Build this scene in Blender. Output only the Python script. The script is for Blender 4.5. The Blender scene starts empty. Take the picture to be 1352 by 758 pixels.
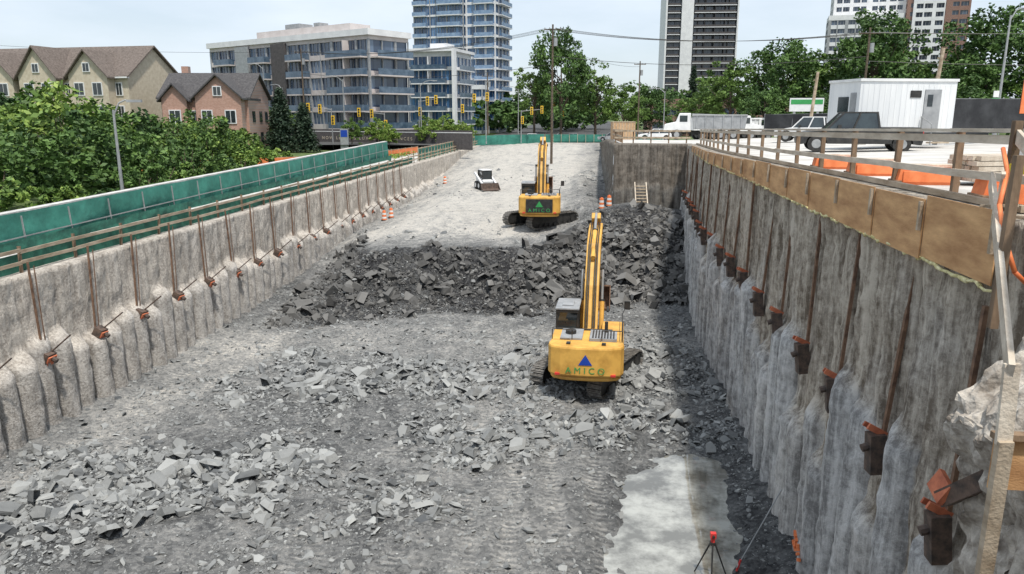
import bpy, math, random
import numpy as np
from mathutils import Vector, Matrix
random.seed(7)
C = bpy.context.scene.collection
H = 11.4

# ------------------------------------------------------------------ noise
def _h(ix, iy, s):
    n = np.sin(ix*127.1 + iy*311.7 + s*74.7)*43758.5453
    return n - np.floor(n)
def vn(x, y, s=0):
    ix = np.floor(x); iy = np.floor(y); fx = x-ix; fy = y-iy
    fx = fx*fx*(3-2*fx); fy = fy*fy*(3-2*fy)
    a = _h(ix, iy, s); b = _h(ix+1, iy, s); c = _h(ix, iy+1, s); d = _h(ix+1, iy+1, s)
    return (a+(b-a)*fx)*(1-fy)+(c+(d-c)*fx)*fy
def fbm(x, y, s=0, o=4):
    r = 0; a = .5; t = 0
    for i in range(o):
        r = r+a*vn(x, y, s+i); t += a; x = x*2.03+3.1; y = y*2.03+1.7; a *= .5
    return r/t*2-1
def sst(t):
    t = np.clip(t, 0, 1); return t*t*(3-2*t)

# ------------------------------------------------------------------ materials
def nodes(name):
    m = bpy.data.materials.new(name); m.use_nodes = True
    nt = m.node_tree; b = nt.nodes['Principled BSDF']
    return m, nt, b
def M(name, c1, c2=None, scale=3.0, rough=.8, bump=0.0, bscale=20.0, metal=0.0, stretch=(1, 1, 1), lo=.35, hi=.65, attr=None, spec=None):
    m, nt, b = nodes(name); N = nt.nodes; L = nt.links
    if c2 is None: c2 = tuple(min(1, c*1.25) for c in c1); c1 = tuple(c*.8 for c in c1)
    tc = N.new('ShaderNodeTexCoord'); mp = N.new('ShaderNodeMapping'); mp.inputs['Scale'].default_value = stretch
    L.new(tc.outputs['Object'], mp.inputs[0])
    nz = N.new('ShaderNodeTexNoise'); nz.inputs['Scale'].default_value = scale; nz.inputs['Detail'].default_value = 4; nz.inputs['Roughness'].default_value = .62
    L.new(mp.outputs[0], nz.inputs['Vector'])
    cr = N.new('ShaderNodeValToRGB'); cr.color_ramp.elements[0].position = lo; cr.color_ramp.elements[1].position = hi
    cr.color_ramp.elements[0].color = (*c1, 1); cr.color_ramp.elements[1].color = (*c2, 1)
    src = nz.outputs['Fac']
    if attr:
        at = N.new('ShaderNodeAttribute'); at.attribute_name = attr
        mx = N.new('ShaderNodeMath'); mx.operation = 'MULTIPLY_ADD'; mx.inputs[1].default_value = .3
        L.new(nz.outputs['Fac'], mx.inputs[0])
        m2 = N.new('ShaderNodeMath'); m2.operation = 'MULTIPLY'; m2.inputs[1].default_value = .7
        L.new(at.outputs['Fac'], m2.inputs[0]); L.new(m2.outputs[0], mx.inputs[2]); src = mx.outputs[0]
    L.new(src, cr.inputs[0]); L.new(cr.outputs[0], b.inputs['Base Color'])
    b.inputs['Roughness'].default_value = rough; b.inputs['Metallic'].default_value = metal
    if spec is not None: b.inputs['Specular IOR Level'].default_value = spec
    if bump:
        n2 = N.new('ShaderNodeTexNoise'); n2.inputs['Scale'].default_value = bscale; n2.inputs['Detail'].default_value = 3
        L.new(mp.outputs[0], n2.inputs['Vector'])
        bp = N.new('ShaderNodeBump'); bp.inputs['Strength'].default_value = bump; bp.inputs['Distance'].default_value = .05
        L.new(n2.outputs['Fac'], bp.inputs['Height']); L.new(bp.outputs[0], b.inputs['Normal'])
    return m
def ramp3(cr, stops):
    e = cr.color_ramp.elements
    e[0].position = stops[0][0]; e[0].color = (*stops[0][1], 1)
    e[1].position = stops[-1][0]; e[1].color = (*stops[-1][1], 1)
    for p, c in stops[1:-1]:
        k = e.new(p); k.color = (*c, 1)
def floor_mat():
    m, nt, b = nodes('pit_rock_floor'); N = nt.nodes; L = nt.links
    def math_(op, a, b_, c=None):
        n = N.new('ShaderNodeMath'); n.operation = op
        for i, v in enumerate((a, b_, c)):
            if v is None: continue
            if isinstance(v, (int, float)): n.inputs[i].default_value = v
            else: L.new(v, n.inputs[i])
        return n.outputs[0]
    tc = N.new('ShaderNodeTexCoord'); at = N.new('ShaderNodeAttribute'); at.attribute_name = 'tone'
    tk = N.new('ShaderNodeAttribute'); tk.attribute_name = 'trk'
    nz = N.new('ShaderNodeTexNoise'); nz.inputs['Scale'].default_value = 1.1; nz.inputs['Detail'].default_value = 8; nz.inputs['Roughness'].default_value = .78
    L.new(tc.outputs['Object'], nz.inputs['Vector'])
    vo = N.new('ShaderNodeTexVoronoi'); vo.inputs['Scale'].default_value = 9; L.new(tc.outputs['Object'], vo.inputs['Vector'])
    sx = N.new('ShaderNodeSeparateXYZ'); L.new(tc.outputs['Object'], sx.inputs[0])
    wob = math_('MULTIPLY_ADD', nz.outputs['Fac'], 3.0, 0.0)
    cle = math_('MULTIPLY', math_('SINE', math_('ADD', math_('MULTIPLY', sx.outputs[1], 24.0), wob), None), tk.outputs['Fac'])
    s = math_('ADD', math_('MULTIPLY_ADD', nz.outputs['Fac'], 1.35, -.675), at.outputs['Fac'])
    sv = N.new('ShaderNodeSeparateColor'); L.new(vo.outputs['Color'], sv.inputs[0])
    s = math_('ADD', s, math_('MULTIPLY_ADD', sv.outputs[0], .28, -.14))
    s = math_('ADD', s, math_('MULTIPLY', cle, .10))
    cr = N.new('ShaderNodeValToRGB'); ramp3(cr, [(0, (.035, .035, .037)), (.3, (.115, .117, .117)), (.55, (.225, .224, .218)), (.8, (.37, .36, .34)), (1, (.56, .53, .48))])
    L.new(s, cr.inputs[0]); L.new(cr.outputs[0], b.inputs['Base Color']); b.inputs['Roughness'].default_value = .95
    b.inputs['Specular IOR Level'].default_value = .2
    n2 = N.new('ShaderNodeTexNoise'); n2.inputs['Scale'].default_value = 7; n2.inputs['Detail'].default_value = 4; n2.inputs['Roughness'].default_value = .75
    L.new(tc.outputs['Object'], n2.inputs['Vector'])
    hgt = math_('ADD', math_('ADD', n2.outputs['Fac'], math_('MULTIPLY', sv.outputs[1], .35)), math_('MULTIPLY', cle, .3))
    bp = N.new('ShaderNodeBump'); bp.inputs['Strength'].default_value = 1; bp.inputs['Distance'].default_value = .12
    L.new(hgt, bp.inputs['Height']); L.new(bp.outputs[0], b.inputs['Normal'])
    return m
def pile_mat(name, up1, up2, lo1, lo2, speck=0, zs=.09, sc1=3.2):
    m, nt, b = nodes(name); N = nt.nodes; L = nt.links
    tc = N.new('ShaderNodeTexCoord')
    mp = N.new('ShaderNodeMapping'); mp.inputs['Scale'].default_value = (1, 1, zs); L.new(tc.outputs['Object'], mp.inputs[0])
    n1 = N.new('ShaderNodeTexNoise'); n1.inputs['Scale'].default_value = sc1; n1.inputs['Detail'].default_value = 5; n1.inputs['Roughness'].default_value = .72
    L.new(mp.outputs[0], n1.inputs['Vector'])
    n3 = N.new('ShaderNodeTexNoise'); n3.inputs['Scale'].default_value = 11 if speck else 4; n3.inputs['Detail'].default_value = 4; n3.inputs['Roughness'].default_value = .78
    L.new(tc.outputs['Object'], n3.inputs['Vector'])
    av = N.new('ShaderNodeMix'); av.data_type = 'FLOAT'; av.inputs[0].default_value = .6 if speck else .38
    L.new(n1.outputs['Fac'], av.inputs[2]); L.new(n3.outputs['Fac'], av.inputs[3])
    def rp(c1, c2):
        cr = N.new('ShaderNodeValToRGB'); cr.color_ramp.elements[0].position = .41; cr.color_ramp.elements[1].position = .58
        cr.color_ramp.elements[0].color = (*c1, 1); cr.color_ramp.elements[1].color = (*c2, 1); L.new(av.outputs[0], cr.inputs[0]); return cr
    u = rp(up1, up2); l = rp(lo1, lo2)
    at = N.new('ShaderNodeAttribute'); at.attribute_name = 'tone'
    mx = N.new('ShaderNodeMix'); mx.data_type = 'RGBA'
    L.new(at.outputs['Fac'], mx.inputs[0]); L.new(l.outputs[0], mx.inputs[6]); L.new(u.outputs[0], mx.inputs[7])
    a2 = N.new('ShaderNodeAttribute'); a2.attribute_name = 'shade_and_soil'
    m2 = N.new('ShaderNodeMix'); m2.data_type = 'RGBA'; m2.inputs[7].default_value = (.095, .08, .065, 1)  # brown mixed in as painted crease shading along with lodged soil
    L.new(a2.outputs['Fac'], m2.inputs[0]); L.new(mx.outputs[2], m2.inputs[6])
    L.new(m2.outputs[2], b.inputs['Base Color']); b.inputs['Roughness'].default_value = .92; b.inputs['Specular IOR Level'].default_value = .25
    bp = N.new('ShaderNodeBump'); bp.inputs['Strength'].default_value = 1; bp.inputs['Distance'].default_value = .12
    L.new(av.outputs[0], bp.inputs['Height']); L.new(bp.outputs[0], b.inputs['Normal'])
    return m
def leaf_mat(name, c1, c2):
    m, nt, b = nodes(name); N = nt.nodes; L = nt.links
    at = N.new('ShaderNodeAttribute'); at.attribute_name = 'shade'
    cr = N.new('ShaderNodeValToRGB'); cr.color_ramp.elements[0].color = (*c1, 1); cr.color_ramp.elements[1].color = (*c2, 1)
    L.new(at.outputs['Fac'], cr.inputs[0]); L.new(cr.outputs[0], b.inputs['Base Color']); b.inputs['Roughness'].default_value = .6
    b.inputs['Specular IOR Level'].default_value = .3
    return m
def win_mat(name, c1, c2, cell, rough=.15):
    m, nt, b = nodes(name); N = nt.nodes; L = nt.links
    tc = N.new('ShaderNodeTexCoord'); mp = N.new('ShaderNodeMapping'); mp.inputs['Scale'].default_value = tuple(1/c for c in cell)
    L.new(tc.outputs['Object'], mp.inputs[0])
    fl = N.new('ShaderNodeVectorMath'); fl.operation = 'FLOOR'; L.new(mp.outputs[0], fl.inputs[0])
    wn = N.new('ShaderNodeTexWhiteNoise'); L.new(fl.outputs[0], wn.inputs['Vector'])
    cr = N.new('ShaderNodeValToRGB'); ramp3(cr, [(0, c1), (.7, tuple((a*2+b_)/3 for a, b_ in zip(c1, c2))), (1, c2)])
    L.new(wn.outputs['Value'], cr.inputs[0]); L.new(cr.outputs[0], b.inputs['Base Color'])
    b.inputs['Roughness'].default_value = rough; b.inputs['Specular IOR Level'].default_value = .8
    return m

m_floor = floor_mat()
m_rock = M('broken_shale', (.085, .09, .095), (.44, .445, .43), 2.5, .95, .4, 8, attr='shade', lo=.1, hi=.95, spec=.2)
m_rockd = M('dark_shale', (.036, .035, .034), (.24, .235, .225), 2.5, .95, .4, 8, attr='shade', lo=.1, hi=.95, spec=.2)
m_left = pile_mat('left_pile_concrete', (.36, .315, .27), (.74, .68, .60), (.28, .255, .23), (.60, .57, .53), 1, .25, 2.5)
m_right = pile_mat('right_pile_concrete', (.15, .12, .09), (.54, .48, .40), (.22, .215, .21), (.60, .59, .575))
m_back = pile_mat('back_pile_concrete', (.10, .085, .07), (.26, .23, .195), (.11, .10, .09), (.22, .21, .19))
m_bank = M('bank_shotcrete', (.20, .17, .14), (.62, .57, .50), 3.5, .95, 1, 9)
m_gravel = M('light_gravel', (.42, .40, .37), (.66, .64, .60), .5, .95, .5, 14)
m_grass = M('grass', (.055, .09, .025), (.13, .18, .055), 1.2, .95, .6, 20)
m_asph = M('asphalt', (.05, .05, .05), (.09, .09, .088), 2, .9, .3, 30)
m_conc = M('concrete', (.46, .45, .43), (.66, .64, .61), 2.2, .9, .3, 20)
m_wood = M('weathered_lumber', (.28, .21, .14), (.52, .43, .32), 3, .85, .3, 25, stretch=(1, .3, 1))
m_woodl = M('pale_lumber', (.44, .37, .29), (.70, .62, .51), 3, .85, .3, 25, stretch=(1, .3, 1))
m_woodd = M('dark_lumber', (.12, .08, .05), (.28, .19, .12), 3, .85, .3, 25, stretch=(1, 1, .3))
m_ply = M('plywood', (.36, .18, .075), (.70, .42, .20), 1.6, .8, .2, 30, stretch=(1, .5, 2), lo=.3, hi=.7)
m_rust = M('rusty_steel', (.10, .055, .035), (.24, .14, .085), 5, .8, .3, 25)
m_dsteel = M('dark_steel', (.045, .035, .03), (.15, .10, .075), 5, .7, .2, 30)
m_orange = M('orange_primer', (.34, .09, .045), (.62, .19, .09), 3, .7)
m_orangefl = M('orange_plastic', (.72, .17, .05), (.88, .27, .10), 3, .6)
m_green = M('green_mesh', (.02, .13, .10), (.055, .26, .20), .9, .75, .8, 3, lo=.3, hi=.7)
m_greend = M('dark_green_mesh', (.01, .07, .05), (.03, .16, .11), 2, .8, .6, 4)
m_yel = M('yellow_machine_paint', (.52, .27, .05), (.76, .43, .09), 1.7, .55, .05, 20, lo=.3, hi=.58)
m_blk = M('black_paint', (.014, .014, .014), (.045, .043, .04), 4, .5)
m_track = M('track_steel', (.07, .065, .058), (.24, .225, .205), 6, .8, .3, 30)
m_glassd = M('dark_glass', (.015, .02, .024), (.04, .055, .06), 1, .08, spec=.8)
m_white = M('white_paint', (.62, .63, .64), (.80, .80, .79), 1.5, .5, lo=.2)
m_white2 = M('trailer_siding', (.60, .62, .64), (.78, .79, .79), .9, .6, lo=.2, stretch=(3, 3, .3))
m_grey = M('grey_paint', (.25, .26, .27), (.36, .37, .38), 2, .6)
m_steel = M('galvanised_steel', (.30, .31, .31), (.42, .42, .42), 3, .45, metal=.4)
m_tire = M('tire_rubber', (.015, .015, .015), (.05, .048, .045), 5, .9)
m_red = M('red_paint', (.55, .03, .03), (.70, .06, .05), 3, .5)
m_blue = M('blue_decal', (.01, .05, .35), (.015, .07, .42), 3, .5)
m_grnt = M('green_decal', (.03, .28, .07), (.05, .34, .10), 3, .5)
m_foam = M('spray_foam', (.55, .48, .20), (.78, .72, .42), 6, .8, .6, 12)
m_bark = M('bark', (.06, .045, .03), (.17, .13, .095), 6, .95, .6, 20)
m_leafA = leaf_mat('leaves_green', (.045, .09, .018), (.17, .27, .06))
m_leafB = leaf_mat('leaves_deep', (.028, .065, .018), (.115, .20, .05))
m_leafC = leaf_mat('leaves_bright', (.09, .17, .025), (.27, .36, .08))
m_leafD = leaf_mat('spruce_needles', (.012, .03, .018), (.055, .085, .05))
m_shingle = M('shingles', (.10, .08, .068), (.19, .155, .135), 4, .9, .3, 20)
m_shingled = M('dark_shingles', (.05, .047, .05), (.10, .095, .095), 4, .9, .3, 20)
m_stucco = M('beige_stucco', (.47, .40, .30), (.58, .51, .40), 2, .9)
m_dusty = M('reflective_white', (.7, .7, .68), (.8, .8, .78), 2, .5)
def brick_mat(name, c1, c2):
    m, nt, b = nodes(name); N = nt.nodes; L = nt.links
    tc = N.new('ShaderNodeTexCoord'); mp = N.new('ShaderNodeMapping'); mp.inputs['Rotation'].default_value = (math.pi/2, 0, 0)
    L.new(tc.outputs['Object'], mp.inputs[0])
    br = N.new('ShaderNodeTexBrick'); br.inputs['Scale'].default_value = 2.5; br.inputs['Color1'].default_value = (*c1, 1); br.inputs['Color2'].default_value = (*c2, 1)
    br.inputs['Mortar'].default_value = (.35, .3, .27, 1); br.inputs['Mortar Size'].default_value = .015
    L.new(mp.outputs[0], br.inputs['Vector']); L.new(br.outputs['Color'], b.inputs['Base Color']); b.inputs['Roughness'].default_value = .9
    return m
m_brick = brick_mat('pink_brick', (.40, .22, .16), (.50, .30, .23))
m_brickd = brick_mat('brown_brick', (.19, .095, .07), (.26, .14, .105))

# ------------------------------------------------------------------ mesh helpers
def empty(name, loc=(0, 0, 0), rz=0):
    o = bpy.data.objects.new(name, None); C.objects.link(o); o.location = loc; o.rotation_euler = (0, 0, rz); o.empty_display_size = .3
    return o
class MB:
    def __init__(s): s.v = []; s.f = []; s.m = []
    def add(s, vs, fs, mi=0):
        n = len(s.v); s.v += [tuple(v) for v in vs]; s.f += [tuple(i+n for i in f) for f in fs]; s.m += [mi]*len(fs)
    def box(s, c, d, mi=0, rot=None):
        x, y, z = d[0]/2, d[1]/2, d[2]/2
        vs = [Vector(p) for p in [(-x, -y, -z), (x, -y, -z), (x, y, -z), (-x, y, -z), (-x, -y, z), (x, -y, z), (x, y, z), (-x, y, z)]]
        if rot:
            R = Matrix.Rotation(rot[2], 3, 'Z') @ Matrix.Rotation(rot[1], 3, 'Y') @ Matrix.Rotation(rot[0], 3, 'X'); vs = [R@v for v in vs]
        c = Vector(c); s.add([v+c for v in vs], [(3, 2, 1, 0), (4, 5, 6, 7), (0, 1, 5, 4), (1, 2, 6, 5), (2, 3, 7, 6), (3, 0, 4, 7)], mi)
    def bb(s, x0, x1, y0, y1, z0, z1, mi=0): s.box(((x0+x1)/2, (y0+y1)/2, (z0+z1)/2), (x1-x0, y1-y0, z1-z0), mi)
    def beam(s, p0, p1, w, h, mi=0):
        p0 = Vector(p0); p1 = Vector(p1); d = (p1-p0).normalized(); up = Vector((0, 0, 1))
        if abs(d.z) > .95: up = Vector((0, 1, 0))
        sd = d.cross(up).normalized(); u2 = sd.cross(d)
        vs = []
        for p in (p0, p1):
            for a, b in ((-1, -1), (1, -1), (1, 1), (-1, 1)): vs.append(p+sd*(a*w/2)+u2*(b*h/2))
        s.add(vs, [(0, 1, 2, 3), (7, 6, 5, 4), (0, 4, 5, 1), (1, 5, 6, 2), (2, 6, 7, 3), (3, 7, 4, 0)], mi)
    def cyl(s, p0, p1, r0, r1=None, n=10, mi=0, caps=True):
        r1 = r0 if r1 is None else r1
        p0 = Vector(p0); p1 = Vector(p1); d = (p1-p0).normalized(); up = Vector((0, 0, 1)) if abs(d.z) < .95 else Vector((0, 1, 0))
        a = d.cross(up).normalized(); b = d.cross(a); vs = []
        for p, r in ((p0, r0), (p1, r1)):
            for i in range(n):
                t = 2*math.pi*i/n; vs.append(p+a*(r*math.cos(t))+b*(r*math.sin(t)))
        fs = [(i, i+n, (i+1) % n+n, (i+1) % n) for i in range(n)]
        if caps: fs += [tuple(range(n)), tuple(reversed(range(n, 2*n)))]
        s.add(vs, fs, mi)
    def prism(s, pts, a0, a1, mi=0, ax='x'):
        n = len(pts); vs = []
        for a in (a0, a1):
            for p in pts: vs.append((a, p[0], p[1]) if ax == 'x' else ((p[0], a, p[1]) if ax == 'y' else (p[0], p[1], a)))
        s.add(vs, [tuple(range(n)), tuple(reversed(range(n, 2*n)))]+[(i, i+n, (i+1) % n+n, (i+1) % n) for i in range(n)], mi)
    def obj(s, name, mats, parent=None, loc=(0, 0, 0), rz=0, bevel=0, smooth=False):
        me = bpy.data.meshes.new(name); me.from_pydata(s.v, [], s.f)
        for m in mats: me.materials.append(m)
        me.polygons.foreach_set('material_index', s.m)
        me.polygons.foreach_set('use_smooth', [smooth]*len(s.f))
        import bmesh
        bm = bmesh.new(); bm.from_mesh(me); bmesh.ops.recalc_face_normals(bm, faces=bm.faces); bm.to_mesh(me); bm.free()
        o = bpy.data.objects.new(name, me); C.objects.link(o); o.location = loc; o.rotation_euler = (0, 0, rz)
        if parent: o.parent = parent
        if bevel:
            b = o.modifiers.new('bevel', 'BEVEL'); b.width = bevel; b.segments = 2; b.limit_method = 'ANGLE'; b.angle_limit = math.radians(40)
        return o
def ribbon(cs, th):
    L = []; R = []
    for i, (c, t) in enumerate(zip(cs, th)):
        a = Vector(cs[max(0, i-1)]); b = Vector(cs[min(len(cs)-1, i+1)]); d = (b-a).normalized(); n = Vector((-d.y, d.x))
        L.append(tuple(Vector(c)+n*t/2)); R.append(tuple(Vector(c)-n*t/2))
    return L+R[::-1]
def npmesh(name, V, loops, totals, mats, parent=None, attrs=None, smooth=False, loc=(0, 0, 0)):
    me = bpy.data.meshes.new(name); V = np.asarray(V, dtype=np.float32)
    loops = np.asarray(loops, dtype=np.int32).ravel(); totals = np.asarray(totals, dtype=np.int32)
    me.vertices.add(len(V)); me.vertices.foreach_set('co', V.ravel())
    me.loops.add(len(loops)); me.loops.foreach_set('vertex_index', loops)
    me.polygons.add(len(totals)); st = np.concatenate([[0], np.cumsum(totals)[:-1]]).astype(np.int32)
    me.polygons.foreach_set('loop_start', st); me.polygons.foreach_set('loop_total', totals)
    me.polygons.foreach_set('use_smooth', np.full(len(totals), bool(smooth)))
    me.update(calc_edges=True); me.validate()
    for m in mats: me.materials.append(m)
    for k, a in (attrs or {}).items():
        at = me.attributes.new(k, 'FLOAT', 'POINT'); at.data.foreach_set('value', np.asarray(a, dtype=np.float32))
    o = bpy.data.objects.new(name, me); C.objects.link(o); o.location = loc
    if parent: o.parent = parent
    return o
def gridmesh(name, X, Y, Z, mats, attrs=None, smooth=True, mask=None, parent=None):
    ny, nx = X.shape; idx = np.arange(nx*ny).reshape(ny, nx)
    q = np.stack([idx[:-1, :-1], idx[:-1, 1:], idx[1:, 1:], idx[1:, :-1]], -1)
    q = q[mask] if mask is not None else q.reshape(-1, 4)
    V = np.stack([X.ravel(), Y.ravel(), Z.ravel()], -1)
    return npmesh(name, V, q, np.full(len(q), 4), mats, parent, {k: v.ravel() for k, v in (attrs or {}).items()}, smooth)

# ------------------------------------------------------------------ terrain functions
def Xr(y): return np.interp(y, [0, 8, 40, 64, 64.3, 150], [5.7, 5.7, 6.3, 8.0, 2.0, 2.0])
def wx(y): return 5.9+.45*(y-8)/32 if y < 40 else 6.35+1.7*(y-40)/24
def zright(y): return np.interp(y, [0, 12, 64, 90, 150], [10.05, 10.0, 9.0, 8.5, 6.0])
ZONES = [(-8.5, 29.5, 6.8, 4.2, 1.0), (-10.3, 21.5, 2.2, 3.2, 1.15), (-15.5, 19.5, 3.8, 3.8, .85), (-3.6, 26.0, 3.0, 3.6, .75), (-2.5, 31.5, 2.8, 3.4, .9),
         (3.4, 32, 2.5, 6.8, 1.1), (.6, 26.2, 1.5, 1.9, .9), (-1.5, 35.5, 3, 2, .5), (-12, 33, 3, 2, .5), (4.4, 26.6, 1.4, 2.0, .7), (-6, 20, 2.5, 2, .35)]
def zone(x, y):
    r = np.zeros_like(x)
    for cx, cy, rx, ry, w in ZONES:
        d = ((x-cx)/rx)**2+((y-cy)/ry)**2
        r = np.maximum(r, w*np.clip(1.3-d, 0, 1))
    return r*np.clip(.6+fbm(x*.5, y*.5, 40)*1.5, 0, 1)
def pud(x, y): return np.exp(-((x-2.85-(y-21)*.14)/2.0)**4-((y-20.8)/4.1)**4)
def slope_t(x, y):
    y0 = np.interp(x, [-20, -14, -2, 1.5, 8], [36, 40.3, 43, 46, 47.5])+fbm(x*.25, y*0+2, 5)*1.4
    w = np.interp(x, [-20, -14, -4, 2, 8], [30, 6, 6, 11, 12])
    return (y-y0)/w
LANES = [(lambda y: -1.5-.22*(y-17)+.012*(y-17)**2, 1.3, 40), (lambda y: -17.2+.02*(y-20), 1.0, 60), (lambda y: -6.2+.13*(y-17), 1.2, 24), (lambda y: -.6-.05*(y-17), 1.3, 30),
         (lambda y: -14+.0*y+.03*(y-34)**2, 1.25, 44), (lambda y: -9+.05*(y-60), 1.3, 150), (lambda y: -5.5-.09*(y-60), 1.25, 150), (lambda y: -13.0+.05*(y-60), 1.0, 150)]
def lanes(x, y):
    r = np.zeros_like(x)
    for i, (f, w, ym) in enumerate(LANES):
        mn = 52 if i in (5, 6, 7) else 0
        for k in (-w, w):
            r = np.maximum(r, np.exp(-((x-f(y)-k)/.3)**4)*(y < ym)*(y > mn))
    return r*np.clip(.7+fbm(x*.4, y*.4, 66)*1.3, 0, 1)
def floor_h(x, y):
    t = slope_t(x, y); s = sst(t)
    pl = np.interp(y, [40, 47, 55, 80, 110, 138, 160], [2.4, 2.7, 3.0, 3.6, 4.6, 5.72, 5.8])
    side = np.interp(x, [-20, -13.5], [0, 1]); lowf = np.interp(y, [85, 120], [.5, 0])
    pl = pl*(1-(1-side)*lowf)
    pl = pl+np.exp(-((x-3.5)/4)**2-((y-59)/5)**2)*1.5+np.exp(-((x+9)/4.5)**2-((y-46.5)/2.2)**2)*.3+np.exp(-((x-.5)/3)**2-((y-52)/4)**2)*.8
    pl = pl+np.exp(-((x+.5)/1.6)**2-((y-68)/3)**2)*.9+np.exp(-((x+1.2)/1.2)**2-((y-84)/6)**2)*.8
    h = s*pl
    sl = np.clip(1-np.abs(t-.5)*1.5, 0, 1)*np.interp(x, [-20, -14], [.2, 1])
    near = 1-sst((y-60)/15); p = pud(x, y)
    h = h+fbm(x*.12, y*.12, 1)*.14*(1-p)+fbm(x*.9, y*.9, 2, 5)*(.09*(1-.5*p)+.6*sl)+fbm(x*3, y*3, 6, 3)*(.06*near+.22*sl)
    zz = zone(x, y); h = h+zz*(.25+.26*fbm(x*1.6, y*1.6, 9))*(1-p)
    h = h+np.exp(-(x+20)/.8)*.28*(y < 100)+np.exp(-(Xr(y)-x)/.7)*.35*(y < 62)
    h = h-p*(.31+.26*fbm(x*.55, y*.55, 17))
    h = h-lanes(x, y)*.06
    return h
def floor_tone(x, y):
    t = slope_t(x, y)
    tone = np.full_like(x, .44)
    tone += np.exp(-((y-37.2-.12*x)/3.2)**2)*.20+np.exp(-((x+17.2)/1.6)**2)*.22*(y < 60)
    cx = -1.5-.22*(y-17)+.012*(y-17)**2
    tone += np.exp(-((x-cx)/2.6)**2)*.15*(y < 40)
    tone -= zone(x, y)*.18
    sl = sst((t+.1)/.12)*(1-sst((t-.95)/.3))*np.interp(x, [-19, -14], [.3, 1])
    tone -= sl*.36
    ramp = sst((y-48)/8)*np.interp(x, [-19, -15, -7, -4, -1, 2], [.6, 1.05, 1.1, .95, .35, -.1])
    tone += ramp*.48*(1-sl*.3)
    far = sst((y-72)/20); tone = tone*(1-far)+far*np.interp(x, [-19, -15, -3, 1], [.8, .98, .98, .66])
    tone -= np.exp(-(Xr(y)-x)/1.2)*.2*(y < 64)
    tone -= np.exp(-((x-2.9-(y-21)*.12)/2.7)**4-((y-20.5)/4.9)**4)*.2
    tone += fbm(x*.35, y*.22, 22)*.2+fbm(x*1.2, y*.12, 25, 3)*.12*sst((y-50)/10)
    tone += lanes(x, y)*.10
    return np.clip(tone, 0, 1)
ys = np.concatenate([np.arange(2, 14, 1.0), np.arange(14, 48, .12), np.arange(48, 66, .18), np.arange(66, 151, .6)])
us = np.linspace(0, 1, 230)
YY, UU = np.meshgrid(ys, us, indexing='ij'); XX = -20.3+(Xr(YY)+.3+20.3)*UU
ZZ = floor_h(XX, YY)
gridmesh('pit_floor', XX, YY, ZZ, [m_floor], {'tone': floor_tone(XX, YY), 'trk': lanes(XX, YY)*(1-sst((YY-45)/20))})

yl = [-1500, -400, -100, -30, 0, 1.5, 2, 8, 12, 20, 30, 40, 50, 60, 63.9, 64.4, 66, 75, 85, 95, 110, 125, 140, 150, 151, 165, 180, 220, 300, 500, 900, 2500]
Lx = [-2500, -900, -400, -200, -140, -110, -90, -75, -60, -50, -42, -36, -30, -26, -23, -20.5]
mid = [.01, .33, .66, .99]; Rx = [.45, 1, 2, 4, 7, 11, 16, 22, 30, 40, 55, 80, 120, 200, 400, 900, 2500]
GX = []; GY = []; GZ = []
for y in yl:
    xr = float(Xr(y)); row = list(Lx)+[-20.4+(xr+.4+20.4)*f for f in mid]+[xr+r for r in Rx]
    GX.append(row); GY.append([y]*len(row))
    zz = []
    for j, x in enumerate(row):
        if j < len(Lx): z = 5.75+np.interp(-x, [20, 30, 60], [0, 0, 1.0])*(1 if y < 100 else np.interp(y, [100, 150], [1, .3]))
        elif j < len(Lx)+4: z = 9.7 if y < 3 else 5.8
        else: z = float(zright(y))+(np.interp(x, [8, 14, 25], [0, .12, .45]) if y < 90 else 0)
        zz.append(z)
    GZ.append(zz)
GX = np.array(GX, float); GY = np.array(GY, float); GZ = np.array(GZ, float)
mask = np.ones((len(yl)-1, GX.shape[1]-1), bool)
for i in range(len(yl)-1):
    if yl[i] >= 2 and yl[i+1] <= 150: mask[i, len(Lx)-1:len(Lx)+4] = False
gr = gridmesh('ground', GX, GY, GZ, [m_gravel, m_grass], smooth=False, mask=mask)
for p in gr.data.polygons:
    c = p.center
    if c.x < -26 or c.y > 170 or (c.x > 26 and c.y > 60) or c.y < -5: p.material_index = 1
def gz(x, y):
    if x < -20.4: return 5.75+float(np.interp(-x, [20, 30, 60], [0, 0, 1.0]))*(1 if y < 100 else float(np.interp(y, [100, 150], [1, .3])))
    if y > 150: return 5.9
    return float(zright(y))+(float(np.interp(x, [8, 14, 25], [0, .12, .45])) if y < 90 else 0)

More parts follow.
